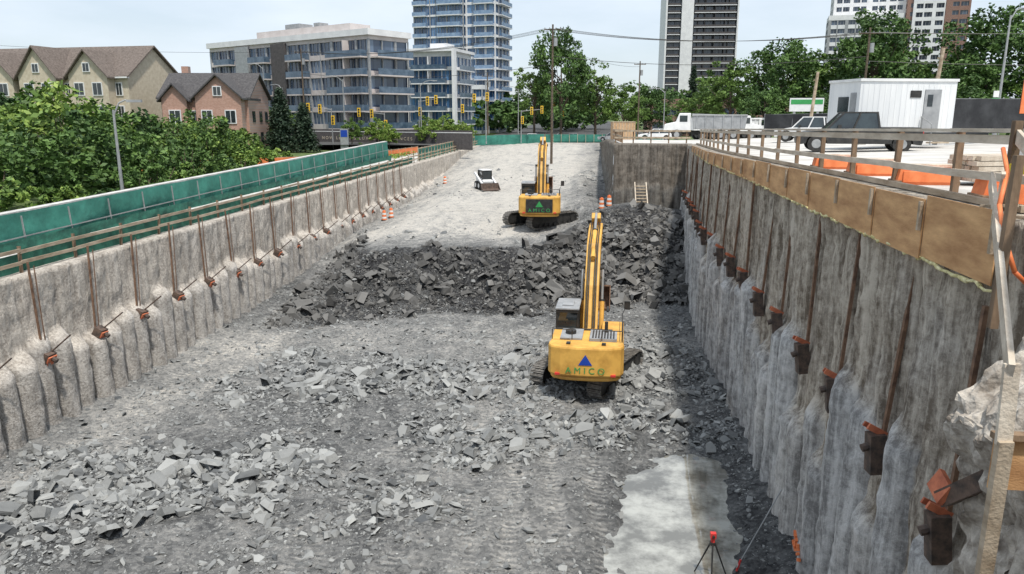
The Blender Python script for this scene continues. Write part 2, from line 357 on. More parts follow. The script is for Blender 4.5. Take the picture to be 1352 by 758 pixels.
# ------------------------------------------------------------------ shoring walls
def pile_wall(name, pts, out, zb, ztop, ztr, mat, bl, bu, ds=.1, dz=.16, seed=0, tj=.35, cap=.8, rb=.05, cs=.36):
    P = [np.array(p, float) for p in pts]; seg = [np.linalg.norm(P[i+1]-P[i]) for i in range(len(P)-1)]; T = sum(seg)
    s = np.arange(0, T+ds, ds); cum = np.concatenate([[0], np.cumsum(seg)])
    px = np.interp(s, cum, [p[0] for p in P]); py = np.interp(s, cum, [p[1] for p in P])
    nz = int((ztop(0)-zb)/dz)+1
    t = np.linspace(0, 1, nz)
    S, TT = np.meshgrid(s, t, indexing='ij')
    top = np.array([ztop(v) for v in s])[:, None]; Zc = zb+(top-zb)*TT
    S2 = S+fbm(Zc*.35, S*.05, seed+20, 2)*.10
    k = np.floor(S2); f = S2-k
    cyl = np.sqrt(np.clip(1-(2*f-1)**2*.995, 0, 1))
    zt = ztr+(_h(k, k*0, seed)-.5)*2*tj+.25*(f-.5)
    lo = 1-sst((Zc-zt)/.5)
    wob = (_h(k, k*0+3, seed)-.5)*.22
    rib = 1-np.abs(fbm(S*2.6, Zc*.12, seed+5, 4))*3.0
    d = lo*(bl*cyl+wob+fbm(S*1.7, Zc*.8, seed+9)*.07)+(1-lo)*(bu*cyl*.8+fbm(S*1.3, Zc*.9, seed+2)*.09)
    d = d+rib*rb*(1-.6*lo)+fbm(S*4.5, Zc*4, seed+7, 3)*.05
    tone = np.clip(1-lo+fbm(S*.6, Zc*.4, seed+3)*.5, 0, 1)
    shade_and_soil = np.clip((cs-cyl)*3, 0, .8)*(.3+.7*lo)+np.clip(.5-rib, 0, .5)*.35*(1-lo)  # occlusion shading painted into the pile creases, doubling as crevice dirt
    ox, oy = out
    X = px[:, None]+ox*d; Y = py[:, None]+oy*d
    X = np.concatenate([X, (px-ox*cap)[:, None]], 1); Y = np.concatenate([Y, (py-oy*cap)[:, None]], 1)
    Z = np.concatenate([Zc, (Zc[:, -1]+.02)[:, None]], 1); tone = np.concatenate([tone, tone[:, -1:]], 1); shade_and_soil = np.concatenate([shade_and_soil, shade_and_soil[:, -1:]*0], 1)
    return gridmesh(name, X, Y, Z, [mat], {'tone': tone, 'shade_and_soil': shade_and_soil})
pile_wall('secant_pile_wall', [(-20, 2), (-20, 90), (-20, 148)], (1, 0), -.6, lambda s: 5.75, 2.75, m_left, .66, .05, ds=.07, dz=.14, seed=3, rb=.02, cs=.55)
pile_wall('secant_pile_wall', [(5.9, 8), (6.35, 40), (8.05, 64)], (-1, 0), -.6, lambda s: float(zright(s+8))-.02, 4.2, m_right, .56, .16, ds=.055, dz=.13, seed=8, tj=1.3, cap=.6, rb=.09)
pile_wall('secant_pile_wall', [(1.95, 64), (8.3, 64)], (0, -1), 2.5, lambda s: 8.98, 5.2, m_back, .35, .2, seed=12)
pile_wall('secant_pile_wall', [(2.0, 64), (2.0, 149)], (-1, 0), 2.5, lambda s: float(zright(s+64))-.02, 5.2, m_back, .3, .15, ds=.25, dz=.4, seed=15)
mb = MB(); mb.bb(-21, 7, 1.2, 1.9, -1, 9.69); mb.obj('pit_end_wall', [m_conc])

sv = np.linspace(0, 1, 160); yv = np.arange(3, 10.9, .05)
S, Yb = np.meshgrid(sv, yv, indexing='xy')
Xb = np.interp(S, [0, .72, .82, .92, 1], [4.75, 5.05, 5.35, 6.1, 7.4]); Zb = np.interp(S, [0, .72, .82, .92, 1], [-.6, 7.4, 8.4, 8.9, 10.0])
endf = sst((10.8-Yb)/1.0); Xb = Xb+(1-endf)*1.3
n = fbm(Yb*.9, Zb*.8, 31, 5); Xb = Xb-n*.5-fbm(Yb*3.5, Zb*2.5+Xb, 33, 5)*.30; Zb = Zb+fbm(Yb*2.2, S*20, 35, 5)*.35*(S > .6)
gridmesh('rough_concrete_bank', Xb, Yb, Zb, [m_bank], smooth=False)

# ------------------------------------------------------------------ rubble
def rocks(name, x, y, size, mat, seed, flat=(.2, .6), sink=.25, tilt=.4, parent=None, mean=.5, sd=.22):
    r = np.random.default_rng(seed); N = len(x); n = 5
    ang = (np.arange(n)[None]+r.uniform(-.4, .4, (N, n)))*2*math.pi/n+r.uniform(0, 6.3, (N, 1))
    rad = r.uniform(.5, 1.15, (N, n)); asp = r.uniform(.45, 1, (N, 1))
    bx = np.cos(ang)*rad; by = np.sin(ang)*rad*asp; th = r.uniform(*flat, (N, 1))
    tx = bx*r.uniform(.6, 1.0, (N, n))+r.uniform(-.18, .18, (N, 1)); ty = by*r.uniform(.6, 1.0, (N, n))+r.uniform(-.18, .18, (N, 1))
    tzz = th*(1+tx*r.uniform(-.6, .6, (N, 1))+ty*r.uniform(-.6, .6, (N, 1)))
    V = np.zeros((N, 2*n, 3)); V[:, :n, 0] = bx; V[:, :n, 1] = by; V[:, :n, 2] = -th*.5
    V[:, n:, 0] = tx; V[:, n:, 1] = ty; V[:, n:, 2] = tzz*.5
    V *= size[:, None, None]*.5
    a = r.normal(0, tilt, N); b = r.normal(0, tilt, N); c = r.uniform(0, 6.3, N)
    def rot(V, i, j, a):
        ca = np.cos(a)[:, None]; sa = np.sin(a)[:, None]; p = V[..., i]*ca-V[..., j]*sa; q = V[..., i]*sa+V[..., j]*ca
        V[..., i] = p; V[..., j] = q
    rot(V, 1, 2, a); rot(V, 0, 2, b); rot(V, 0, 1, c)
    z = floor_h(x, y)+size*.15*(1-sink*2)
    V += np.stack([x, y, z], -1)[:, None]
    base = (np.arange(N)*2*n)[:, None]
    top = base+np.arange(n, 2*n)[None]
    i0 = np.arange(n); i1 = (i0+1) % n
    sd_ = np.stack([i0, i1, i1+n, i0+n], -1).ravel()
    loops = np.concatenate([top, base+sd_[None]], 1); tot = np.tile([n]+[4]*n, N)
    sh = np.repeat(np.clip(r.normal(mean, sd, N), 0, 1), 2*n)
    return npmesh(name, V.reshape(-1, 3), loops, tot, [mat], parent, {'shade': sh})
def sample(N, xr, yr, wfn, seed):
    r = np.random.default_rng(seed); x = r.uniform(*xr, N); y = r.uniform(*yr, N); k = r.uniform(0, 1, N) < wfn(x, y)*(1-.93*pud(x, y)); return x[k], y[k], r
x, y, r = sample(150000, (-19.5, 5.6), (15, 40), lambda x, y: zone(x, y)*.8*np.clip(fbm(x*.9, y*.9, 77)+.8, .15, 1), 1)
rocks('rock_rubble', x, y, np.clip(.10*r.pareto(2.2, len(x))+.11, .08, .8), m_rock, 2, tilt=.5, mean=.52)
x, y, r = sample(13000, (-19.5, 5.6), (15, 40), lambda x, y: zone(x, y)*.9*np.clip(fbm(x*.7, y*.7, 78)+.55, 0, 1), 21)
rocks('broken_slabs', x, y, np.clip(.14*r.pareto(2.4, len(x))+.30, .3, 1.1), m_rock, 22, flat=(.18, .5), tilt=.35, sink=-.1, mean=.58)
x, y, r = sample(120000, (-19.4, 5.6), (15, 46), lambda x, y: .25+.7*np.clip(fbm(x*.35, y*.35, 71)+.1, 0, 1), 3)
rocks('loose_stones', x, y, np.clip(.04*r.pareto(2.0, len(x))+.04, .04, .42), m_rock, 4)
def slw(x, y):
    t = slope_t(x, y); return np.clip(1-np.abs(t-.45)*1.6, 0, 1)*np.interp(x, [-19, -14], [.1, 1])
x, y, r = sample(110000, (-18, 7), (38, 62), lambda x, y: slw(x, y)*.55, 5)
rocks('mound_rubble', x, y, np.clip(.10*r.pareto(2.0, len(x))+.11, .1, 1.1), m_rockd, 6, flat=(.3, .85), tilt=.6, sink=.2, mean=.45)
x, y, r = sample(6200, (-5, 7.2), (42, 60), lambda x, y: slw(x, y)*.45*np.interp(x, [-5, -1], [.3, 1]), 15)
rocks('boulder_pile', x, y, np.clip(.3*r.pareto(2.4, len(x))+.35, .3, 1.5), m_rockd, 16, flat=(.3, .9), tilt=.6, sink=.15, mean=.78)
x, y, r = sample(16000, (-19, 2), (50, 100), lambda x, y: .2*np.clip(fbm(x*.3, y*.3, 91)+.15, 0, 1)+.5*np.exp(-((x-.8)/1.6)**2)+.3*np.exp(-((x+19)/1.2)**2), 9)
rocks('gravel_scatter', x, y, np.clip(.08*r.pareto(2.0, len(x))+.1, .05, .7), m_rock, 10)

# puddle
m_w, nt, b = nodes('milky_water'); b.inputs['Roughness'].default_value = .03; b.inputs['Specular IOR Level'].default_value = 1.0
b.inputs['Coat Weight'].default_value = .6; b.inputs['Coat Roughness'].default_value = .02
tc = nt.nodes.new('ShaderNodeTexCoord'); nz = nt.nodes.new('ShaderNodeTexNoise'); nz.inputs['Scale'].default_value = .55; nz.inputs['Detail'].default_value = 6; nz.inputs['Roughness'].default_value = .68; nt.links.new(tc.outputs['Object'], nz.inputs['Vector'])
cr = nt.nodes.new('ShaderNodeValToRGB'); cr.color_ramp.elements[0].position = .42; cr.color_ramp.elements[1].position = .6; cr.color_ramp.elements[0].color = (.14, .135, .115, 1); cr.color_ramp.elements[1].color = (.44, .44, .40, 1)
nt.links.new(nz.outputs['Fac'], cr.inputs[0]); nt.links.new(cr.outputs[0], b.inputs['Base Color'])
me = bpy.data.meshes.new('puddle'); me.from_pydata([(.0, 15, 0), (5.3, 15, 0), (5.6, 25.8, 0), (1.0, 25.8, 0), (.0, 20, 0)], [], [(0, 1, 2, 3, 4)]); me.materials.append(m_w)
o = bpy.data.objects.new('puddle', me); C.objects.link(o); o.location = (0, 0, -.16)

# ------------------------------------------------------------------ anchors and rails, left
mb = MB()
mb.beam((0, 0, 0), (-.12, .1, 3.45), .07, .05, 1); mb.beam((.07, .12, .1), (.02, .2, 3.3), .03, .03, 1)
mb.box((.16, 0, -.05), (.34, .42, .42), 0, (0, .5, 0)); mb.box((.36, -.02, -.13), (.05, .4, .24), 2, (0, .5, 0)); mb.box((.1, 0, -.32), (.3, .3, .1), 2)
mb.cyl((.2, .1, .05), (1.05, .25, .75), .03, n=6, mi=0); mb.cyl((.38, 0, -.1), (.55, 0, -.2), .09, n=8, mi=0)
anc = mb.obj('tieback_anchor', [m_dsteel, m_rust, m_orange], loc=(-19.72, 21.6, 2.85))
for i in range(1, 20):
    o = bpy.data.objects.new('tieback_anchor', anc.data); C.objects.link(o)
    o.location = (-19.72, 21.6+3.0*i+random.uniform(-.1, .1), 2.85+random.uniform(-.08, .08)); o.rotation_euler = (random.uniform(-.07, .07), 0, random.uniform(-.1, .1))
g = empty('timber_guardrail')
mb = MB(); yy = 10.0
while yy < 146:
    ln = random.uniform(-.08, .08)
    mb.beam((-20.45, yy, 5.6), (-20.45+ln, yy+.1, 6.72), .09, .09, 0); y2 = yy+3
    for z in (6.55, 6.15): mb.beam((-20.38, yy, z+random.uniform(-.04, .04)), (-20.38, y2, z+random.uniform(-.04, .04)), .04, .13, 1)
    yy = y2
mb.obj('posts_and_rails', [m_woodd, m_wood], g)
def sheet(name, p0, p1, z0a, z1a, z0b, z1b, mat, parent=None, amp=.06, ds=.4, f=.8, seed=0, nz=8):
    L = math.dist(p0, p1); s = np.linspace(0, 1, int(L/ds)+2); t = np.linspace(0, 1, nz); S, T = np.meshgrid(s, t, indexing='ij')
    z0 = z0a+(z0b-z0a)*S; z1 = z1a+(z1b-z1a)*S; d = fbm(S*L*f, T*1.2+3, seed)*amp*(1.1-T)
    nx, ny = -(p1[1]-p0[1])/L, (p1[0]-p0[0])/L
    return gridmesh(name, p0[0]+(p1[0]-p0[0])*S+nx*d, p0[1]+(p1[1]-p0[1])*S+ny*d, z0+(z1-z0)*T+fbm(S*L*.5, S*0, seed+1)*.04*T, [mat], parent=parent)
sheet('green_mesh_sheet', (-20.62, 10), (-20.62, 88), 5.7, 6.45, 5.7, 6.4, m_greend, g, .12, seed=51)
g = empty('screened_barrier')
sheet('green_screen', (-23.2, 14), (-24.6, 92), 5.8, 7.25, 5.7, 8.05, m_green, g, .4, seed=55, f=.6)
sheet('loose_lower_screen', (-22.95, 14), (-24.2, 92), 5.76, 6.35, 5.68, 6.4, m_greend, g, .3, seed=57, f=.7)
mb = MB(); n = 26
for i in range(n):
    f = lambda q: (-23.45-1.4*q, 14+78*q, 7.22+.82*q)
    p, q = Vector(f(i/n)), Vector(f((i+1)/n)); mb.beam(p, q-Vector((0, .03, 0)), .42, .16, 0)
    mb.beam((p.x+.1, p.y, 5.8), (p.x+.1, p.y, p.z-.09), .07, .07, 1)
    mb.beam((p.x+.42, p.y, p.z-.95), (q.x+.42, q.y, q.z-.95), .03, .05, 1)
    mb.beam((p.x+.43, p.y, 5.8), (p.x+.35, p.y, p.z-.1), .05, .05, 1)
mb.obj('top_cap_and_posts', [m_conc, m_steel], g)
mb = MB()
for i in range(26):
    y0 = 12+i*3; o_ = -.018*(y0-14)
    mb.prism([(-23.0+o_, 5.77), (-22.55+o_, 5.77), (-22.75+o_, 5.95), (-22.9+o_, 5.95)], y0, y0+2.94, 0, ax='y')
mb.obj('concrete_kerb', [m_conc])
g = empty('green_mesh_fence')
sheet('mesh_panel', (-20.9, 92), (-20.9, 138), 5.75, 7.2, 5.75, 7.2, m_green, g, .1, seed=61)
sheet('mesh_panel', (-20.9, 138), (-9, 150), 5.75, 7.5, 5.75, 7.5, m_green, g, .1, seed=62)
sheet('mesh_panel', (-9, 152), (14, 153), 5.75, 7.4, 5.75, 7.4, m_green, g, .1, seed=63)
mb = MB()
for i in range(24): mb.beam((-20.85, 92+2*i, 5.7), (-20.85, 92+2*i, 7.35), .09, .09, 0)
for i in range(15): mb.beam((-8.9+1.6*i, 151.9, 5.7), (-8.9+1.6*i, 151.9, 7.5), .09, .09, 0)
mb.beam((-20.8, 92, 7.25), (-20.8, 138, 7.25), .05, .12, 0)
mb.obj('fence_posts', [m_wood], g)

# ------------------------------------------------------------------ right side rail, plywood, anchors
g = empty('timber_guardrail'); mb = MB(); yv = [11.6+2.9*i for i in range(18)]
for i, yy in enumerate(yv):
    x = float(Xr(yy))+.75; z = float(zright(yy)); ln = random.uniform(-.03, .03)
    mb.beam((x, yy, z-.05), (x+ln, yy, z+1.12), .11, .11, 0)
    if i < len(yv)-1:
        y2 = yv[i+1]; x2 = float(Xr(y2))+.75; z2 = float(zright(y2))
        mb.beam((x-.08, yy-.2, z+1.16), (x2-.08, y2+.1, z2+1.16), .16, .06, 1)
        mb.beam((x-.09, yy-.1, z+1.02), (x2-.09, y2, z2+1.02), .05, .14, 1)
        mb.beam((x-.09, yy-.1, z+.42+random.uniform(-.03, .03)), (x2-.09, y2, z2+.42), .05, .13, 1)
        mb.beam((x-.30, yy-.1, z+.06), (x2-.30, y2, z2+.06), .12, .10, 2)
mb.obj('posts_and_rails', [m_woodd, m_woodl, m_wood], g)
mb = MB(); yy = 10.9
while yy < 52:
    y2 = yy+2.4; hh = float(np.interp(yy, [11, 20, 30, 50], [.98, .85, .6, .35])); j = random.uniform(-.04, .04)
    a = wx(yy)-.36+random.uniform(-.03, .02); b2 = wx(y2)-.36; za = float(zright(yy)); zb_ = float(zright(y2)); q = random.uniform(-.03, .03)
    mb.add([(a, yy, za+j-hh), (b2, y2-.012, zb_+j-hh+q), (b2, y2-.012, zb_+j+.06), (a, yy, za+j+.06), (a+.02, yy, za+j-hh), (b2+.02, y2-.012, zb_+j-hh+q), (b2+.02, y2-.012, zb_+j+.06), (a+.02, yy, za+j+.06)],
           [(0, 1, 2, 3), (7, 6, 5, 4), (0, 4, 5, 1), (1, 5, 6, 2), (2, 6, 7, 3), (3, 7, 4, 0)], 0)
    mb.beam((a-.035, yy+.05, za+.02+j), (a-.035, yy+.05, za-.5), .05, .08, 1)
    yy = y2
mb.obj('plywood_facing', [m_ply, m_wood])
mb = MB(); pz = None
for i in range(230):
    yy = 10.9+i*.17; hh = float(np.interp(yy, [11, 20, 30, 50], [1.0, .87, .62, .37]))
    p = Vector((wx(yy)-.34+random.uniform(-.02, .03), yy, float(zright(yy))-hh+random.uniform(-.05, .03)))
    if pz is not None: mb.cyl(pz, p, random.uniform(.02, .045), random.uniform(.02, .045), 6, 0)
    pz = p
mb.obj('spray_foam_bead', [m_foam], smooth=True)
mb = MB()
mb.beam((-.02, 0, .3), (.10, 0, 3.6), .07, .08, 1)
mb.box((-.12, 0, -.1), (.30, .28, .8), 0, (0, -.12, 0)); mb.box((-.16, -.02, .36), (.4, .05, .12), 2, (0, .45, 0)); mb.box((-.16, .17, .34), (.4, .04, .1), 2, (0, .45, 0))
mb.cyl((-.22, 0, .05), (-.4, 0, -.02), .08, n=8, mi=0)
an2 = mb.obj('tieback_bracket', [m_dsteel, m_rust, m_orange], loc=(5.62, 11.2, 5.1))
yy = 11.2
for i in range(1, 18):
    yy += 2.85; o = bpy.data.objects.new('tieback_bracket', an2.data); C.objects.link(o)
    o.location = (wx(yy)-.27, yy+random.uniform(-.1, .1), 5.2+random.uniform(-.1, .25)); o.rotation_euler = (random.uniform(-.02, .02), random.uniform(-.04, .04), random.uniform(-.15, .15))
mb = MB()
for i in range(14):
    mb.box((5.36+random.uniform(-.03, .0), 17.6+random.uniform(-.25, .25), .9+random.uniform(-.25, .3)), (.06, random.uniform(.05, .16), random.uniform(.04, .1)), 0, (random.uniform(-1, 1), 0, 0))
mb.obj('spray_paint_mark', [m_orangefl])
for yy in (13.6, 17.4, 20.6, 24.0):
    g = empty('barricade_base', (float(Xr(yy))+1.35, yy, float(zright(yy))), random.uniform(-.1, .1)); mb = MB()
    mb.prism([(-.62, 0), (.62, 0), (.55, .36), (-.55, .36)], -.25, .25, 0, ax='y'); mb.bb(-.5, .5, -.28, -.255, .06, .30, 0)
    mb.bb(-.6, .6, -.1, .1, .365, .44, 1); mb.bb(-.64, -.52, -.3, .3, -.0, .1, 2); mb.bb(.52, .64, -.3, .3, 0, .1, 2)
    mb.obj('body', [m_orangefl, m_woodl, m_woodd], g, bevel=.02)

# near timber guard on the right
g = empty('timber_access_guard'); mb = MB()
mb.beam((5.95, 12.0, 10.45), (4.42, 8.0, 8.75), .06, .24, 1); mb.beam((6.2, 12.0, 11.1), (4.8, 7.6, 10.3), .05, .2, 1)
mb.beam((4.44, 8.03, 8.85), (4.47, 8.02, 7.95), .16, .05, 1)
mb.beam((4.47, 8.0, 8.0), (4.58, 8.2, 5.9), .15, .10, 0); mb.beam((5.22, 10.0, 8.7), (5.24, 10.0, 10.9), .10, .10, 2)
mb.beam((6.15, 11.9, 9.3), (6.15, 11.9, 11.3), .11, .11, 2); mb.beam((5.9, 11.7, 9.2), (5.7, 11.2, 10.6), .05, .09, 1)
mb.box((4.78, 8.25, 7.62), (.55, .05, .6), 3); mb.box((4.76, 8.2, 7.97), (.62, .12, .07), 2); mb.box((4.56, 8.17, 7.6), (.06, .1, .6), 2)
for k in range(4): mb.beam((5.6+k*.12, 11.5-k*.3, 10.1-k*.12), (5.95+k*.1, 11.2-k*.3, 10.15-k*.12), .06, .04, 0)
mb.obj('timbers', [m_wood, m_woodl, m_woodd, m_ply], g)
mb = MB(); pts = [(6.0, 11.9, 10.9), (5.8, 11.3, 10.6), (5.5, 10.8, 10.2), (5.42, 10.4, 9.8), (5.5, 10.2, 9.4), (5.75, 10.3, 9.2)]
for a, b2 in zip(pts, pts[1:]): mb.cyl(a, b2, .032, n=8)
mb.obj('orange_air_hose', [m_orangefl], smooth=True)
mb = MB(); mb.cyl((5.98, 11.6, 10.62), (6.7, 11.4, 10.7), .085, n=12); mb.obj('yellow_foam_sleeve', [M('yellow_foam', (.75, .65, .02), (.85, .75, .05))], smooth=True)
sheet('orange_snow_fence', (6.3, 12.3), (8.6, 12.9), 9.95, 10.5, 9.95, 10.5, m_orangefl, None, .25, ds=.1, seed=88)
mb = MB(); mb.beam((5.2, 9.3, 7.0), (4.9, 9.95, 6.3), .24, .22, 0); mb.box((4.85, 9.98, 6.45), (.08, .42, .3), 1, (.2, .4, 0)); mb.obj('tieback_bracket', [m_dsteel, m_orange])
g = empty('lumber_pile', (9.6, 17.2, 10.0), .25); mb = MB()
for j in range(5):
    for i in range(6): mb.bb(-1.6+random.uniform(-.1, .1), 1.6+random.uniform(-.1, .1), i*.16, i*.16+.14, j*.11, j*.11+.095, 0)
mb.obj('planks', [m_woodl], g)
g = empty('air_conditioner_unit', (8.2, 14.6, 10.0), .2); mb = MB()
mb.bb(-.4, .4, -.35, .35, .05, .95, 0)
for i in range(9): mb.bb(-.34, .34, -.365, -.352, .15+i*.085, .19+i*.085, 1)
mb.cyl((0, 0, .95), (0, 0, 1.0), .3, n=16, mi=1); mb.obj('housing', [m_white, m_blk], g, bevel=.02)
g = empty('survey_tripod', (3.3, 17.6, -.12)); mb = MB(); hgt = .95
for k in range(3):
    a = k*2.094+.4; mb.cyl((.06*math.cos(a), .06*math.sin(a), hgt), (.5*math.cos(a), .5*math.sin(a), -.15), .024, .016, 8, 0)
mb.cyl((0, 0, hgt-.03), (0, 0, hgt+.05), .08, n=12, mi=0); mb.cyl((0, 0, hgt+.05), (0, 0, hgt+.17), .055, n=12, mi=1); mb.box((0, 0, hgt+.23), (.14, .12, .14), 1); mb.cyl((0, -.06, hgt+.23), (0, -.11, hgt+.23), .035, n=10, mi=0)
mb.obj('legs_and_laser', [m_blk, m_red], g)
g = empty('grade_rod'); mb = MB(); mb.cyl((4.0, 17.9, 0), (5.15, 18.6, 1.9), .016, n=6, mi=0); mb.cyl((4.0, 17.9, -.1), (4.1, 17.96, .2), .03, n=6, mi=1); mb.obj('rod', [m_steel, m_red], g)

# ------------------------------------------------------------------ excavator
def text(s, size, mat, parent, loc, rot, ext=.004, name='lettering'):
    cu = bpy.data.curves.new(name, 'FONT'); cu.body = s; cu.size = size; cu.extrude = ext; cu.align_x = 'CENTER'; cu.align_y = 'CENTER'
    cu.materials.append(mat); o = bpy.data.objects.new(name, cu); C.objects.link(o); o.parent = parent; o.location = loc; o.rotation_euler = rot; return o
def excavator(loc, yaw, tyaw, K, T, A, txtc, cwblack=False):
    g = empty('crawler_excavator', loc, 0)
    lo = empty('undercarriage', (0, 0, 0), tyaw); lo.parent = g
    up = empty('upper_structure', (0, 0, 0), yaw); up.parent = g
    mb = MB(); R = .46; L = 1.95; w = .62
    for sx in (-1.32, 1.32):
        prof = []
        for k in range(9): a = math.pi/2+math.pi*k/8; prof.append((-L+(R-.05)*math.cos(a), R+.04+(R-.05)*math.sin(a)))
        for k in range(9): a = -math.pi/2+math.pi*k/8; prof.append((L+(R-.05)*math.cos(a), R+.04+(R-.05)*math.sin(a)))
        mb.prism(prof, sx-.17, sx+.17, 1)
        per = 4*L+2*math.pi*R; n = 52
        for i in range(n):
            s = per*i/n
            if s < 2*L: y, z, a = -L+s, 2*R+.04, 0
            elif s < 2*L+math.pi*R: t = (s-2*L)/R; y, z, a = L+R*math.sin(t), R+.04+R*math.cos(t), -t
            elif s < 4*L+math.pi*R: y, z, a = L-(s-2*L-math.pi*R), .04, math.pi
            else: t = (s-4*L-math.pi*R)/R; y, z, a = -L-R*math.sin(t), R+.04-R*math.cos(t), math.pi-t
            mb.box((sx, y, z), (w, .165, .035), 0, (a, 0, 0))
            mb.box((sx, y-math.sin(a)*.03, z+math.cos(a)*.03), (w, .03, .05), 0, (a, 0, 0))
        for yy in (-1.5, -1.0, -.5, 0, .5, 1.0, 1.5): mb.cyl((sx-.26, yy, .2), (sx+.26, yy, .2), .14, n=12, mi=1)
        for yy in (-L, L): mb.cyl((sx-.24, yy, R+.04), (sx+.24, yy, R+.04), .33, n=16, mi=1)
        mb.bb(sx-.2, sx+.2, -1.6, 1.6, .3, .72, 1)
    mb.bb(-1.2, 1.2, -.6, .6, .5, .9, 1); mb.cyl((0, 0, .85), (0, 0, 1.15), .75, n=24, mi=1)
    mb.obj('tracks', [m_track, m_blk], lo)
    mb = MB(); mb.bb(-1.45, 1.45, -2.6, 1.9, 1.12, 1.36, 1)
    mb.bb(-1.47, 1.47, -2.5, -.55, 1.365, 2.38, 0); mb.bb(.52, 1.47, -.545, 1.5, 1.365, 2.22, 0)
    mb.bb(-1.47, -.5, -.545, .0, 1.365, 2.1, 0); mb.bb(-.4, .45, -.5, 1.2, 1.365, 1.75, 1)
    mb.obj('body_panels', [m_yel, m_blk], up, bevel=.05)
    mb = MB()
    cw = [(-1.5, -2.52), (-1.5, -2.95), (-1.38, -3.2), (-1.0, -3.38), (-.4, -3.45), (.4, -3.45), (1.0, -3.38), (1.38, -3.2), (1.5, -2.95), (1.5, -2.52)]
    mb.prism(cw, 1.22, 2.46, 0, ax='z'); cw2 = [(x*.94, y*.97) for x, y in cw]; mb.prism(cw2, 1.02, 1.215, 0, ax='z'); mb.obj('counterweight', [m_yel], up, bevel=.09)
    mb = MB()
    mb.bb(-1.1, -.2, -2.2, -.8, 2.385, 2.46, 0); mb.bb(.1, 1.2, -2.3, -1.0, 2.385, 2.5, 0); mb.bb(-1.0, 1.0, -.75, -.6, 2.385, 2.43, 1)
    for k in range(8): mb.bb(.2+k*.12, .26+k*.12, -2.2, -1.1, 2.503, 2.52, 1)
    mb.cyl((.75, -1.3, 2.4), (.75, -1.3, 2.95), .07, n=10, mi=1); mb.cyl((-.7, -1.5, 2.46), (-.7, -1.5, 2.6), .22, n=14, mi=1)
    for sx in (-.7, .7): mb.bb(sx-.08, sx+.08, -3.1, -2.9, 2.465, 2.53, 1)
    for (a, b2) in (((1.4, -.5, 2.22), (1.4, 1.4, 2.22)), ((.6, -2.4, 2.46), (1.4, -2.4, 2.46)), ((-1.4, -2.4, 2.46), (-.6, -2.4, 2.46)), ((1.42, -2.3, 2.4), (1.42, -.7, 2.4))):
        a2 = Vector(a)+Vector((0, 0, .42)); b3 = Vector(b2)+Vector((0, 0, .42))
        mb.cyl(a, a2, .02, n=6, mi=1); mb.cyl(b2, b3, .02, n=6, mi=1); mb.cyl(a2, b3, .02, n=6, mi=1)
    mb.cyl((1.4, 1.4, 2.6), (1.55, 1.5, 2.9), .015, n=6, mi=1); mb.box((1.6, 1.5, 2.98), (.26, .06, .38), 1)
    for i in range(7): mb.bb(-1.485, -1.472, -2.2+i*.18, -2.1+i*.18, 1.6, 2.1, 1); mb.bb(1.472, 1.485, -2.2+i*.18, -2.1+i*.18, 1.6, 2.1, 1)
    mb.bb(-1.2, -1.0, -3.405, -3.3, 1.28, 1.36, 2); mb.bb(1.0, 1.2, -3.405, -3.3, 1.28, 1.36, 2)
    mb.obj('hood_fittings', [m_grey, m_blk, m_red], up)
    mb = MB(); x0, x1 = -1.48, -.48
    mb.prism([(.10, 1.42), (1.88, 1.42), (1.97, 1.9), (1.70, 3.0), (.10, 3.0)], x0+.03, x1-.03, 0)
    for x in (x0+.04, x1-.04):
        for a in (.09, 1.05): mb.bb(x-.04, x+.04, a-.035, a+.055, 1.37, 3.05, 1)
        mb.beam((x, 1.95, 1.9), (x, 1.72, 3.05), .08, .09, 1); mb.bb(x-.04, x+.04, .05, 1.97, 1.37, 1.88, 3)
        mb.bb(x-.04, x+.04, .05, 1.75, 2.95, 3.06, 1)
    mb.bb(x0, x1, .02, .10, 1.37, 2.25, 1); mb.bb(x0, x1, .02, .1, 2.92, 3.05, 1)
    mb.bb(x0-.02, x1+.02, -.02, 1.85, 3.062, 3.14, 2); mb.bb(x0+.25, x1-.25, .4, 1.2, 3.142, 3.2, 2)
    mb.obj('operator_cab', [m_glassd, m_blk, m_grey, m_yel], up, bevel=.015)
    F = (.55, 1.85); K = Vector(K); T = Vector(T); A = Vector(A)
    mb = MB(); m1 = Vector(F).lerp(K, .5)+Vector((-.12, .14))
    mb.prism(ribbon([F, tuple(m1), tuple(K), tuple(K.lerp(T, .5)+Vector((0, .08))), tuple(T)], [.5, .72, .95, .7, .42]), -.32, .32, 0)
    d = (A-T).normalized(); B0 = T-d*.75; nrm = Vector((-d.y, d.x))
    mb.prism(ribbon([tuple(B0-nrm*.05), tuple(T+nrm*.1), tuple(T.lerp(A, .45)), tuple(A)], [.35, .75, .55, .32]), -.22, .22, 0)
    mb.obj('boom_and_arm', [m_yel], up, bevel=.03)
    mb = MB()
    def hyd(p, q, x, r=.1, f=.55):
        p = Vector((x, *p)); q = Vector((x, *q)); mid_ = p.lerp(q, f); mb.cyl(p, mid_, r, n=12, mi=0); mb.cyl(mid_, q, r*.55, n=10, mi=1); mb.cyl(mid_-(q-p).normalized()*.08, mid_, r*1.15, n=12, mi=2)
    kk = K.lerp(Vector(F), .22)
    for x in (-.46, .46): hyd((1.35, 1.45), tuple(kk), x, .11)
    mb.cyl((-.52, *kk), (.52, *kk), .09, n=10, mi=2)
    hyd(tuple(m1.lerp(K, .55)+Vector((-.38, .5))), tuple(B0+nrm*.1), 0, .12, .6)
    L1 = T.lerp(A, .82)+nrm*.42
    hyd(tuple(T+nrm*.5), tuple(L1), 0, .09, .6)
    mb.cyl((-.38, *T), (.38, *T), .1, n=12, mi=2); mb.cyl((-.3, *A), (.3, *A), .08, n=12, mi=2)
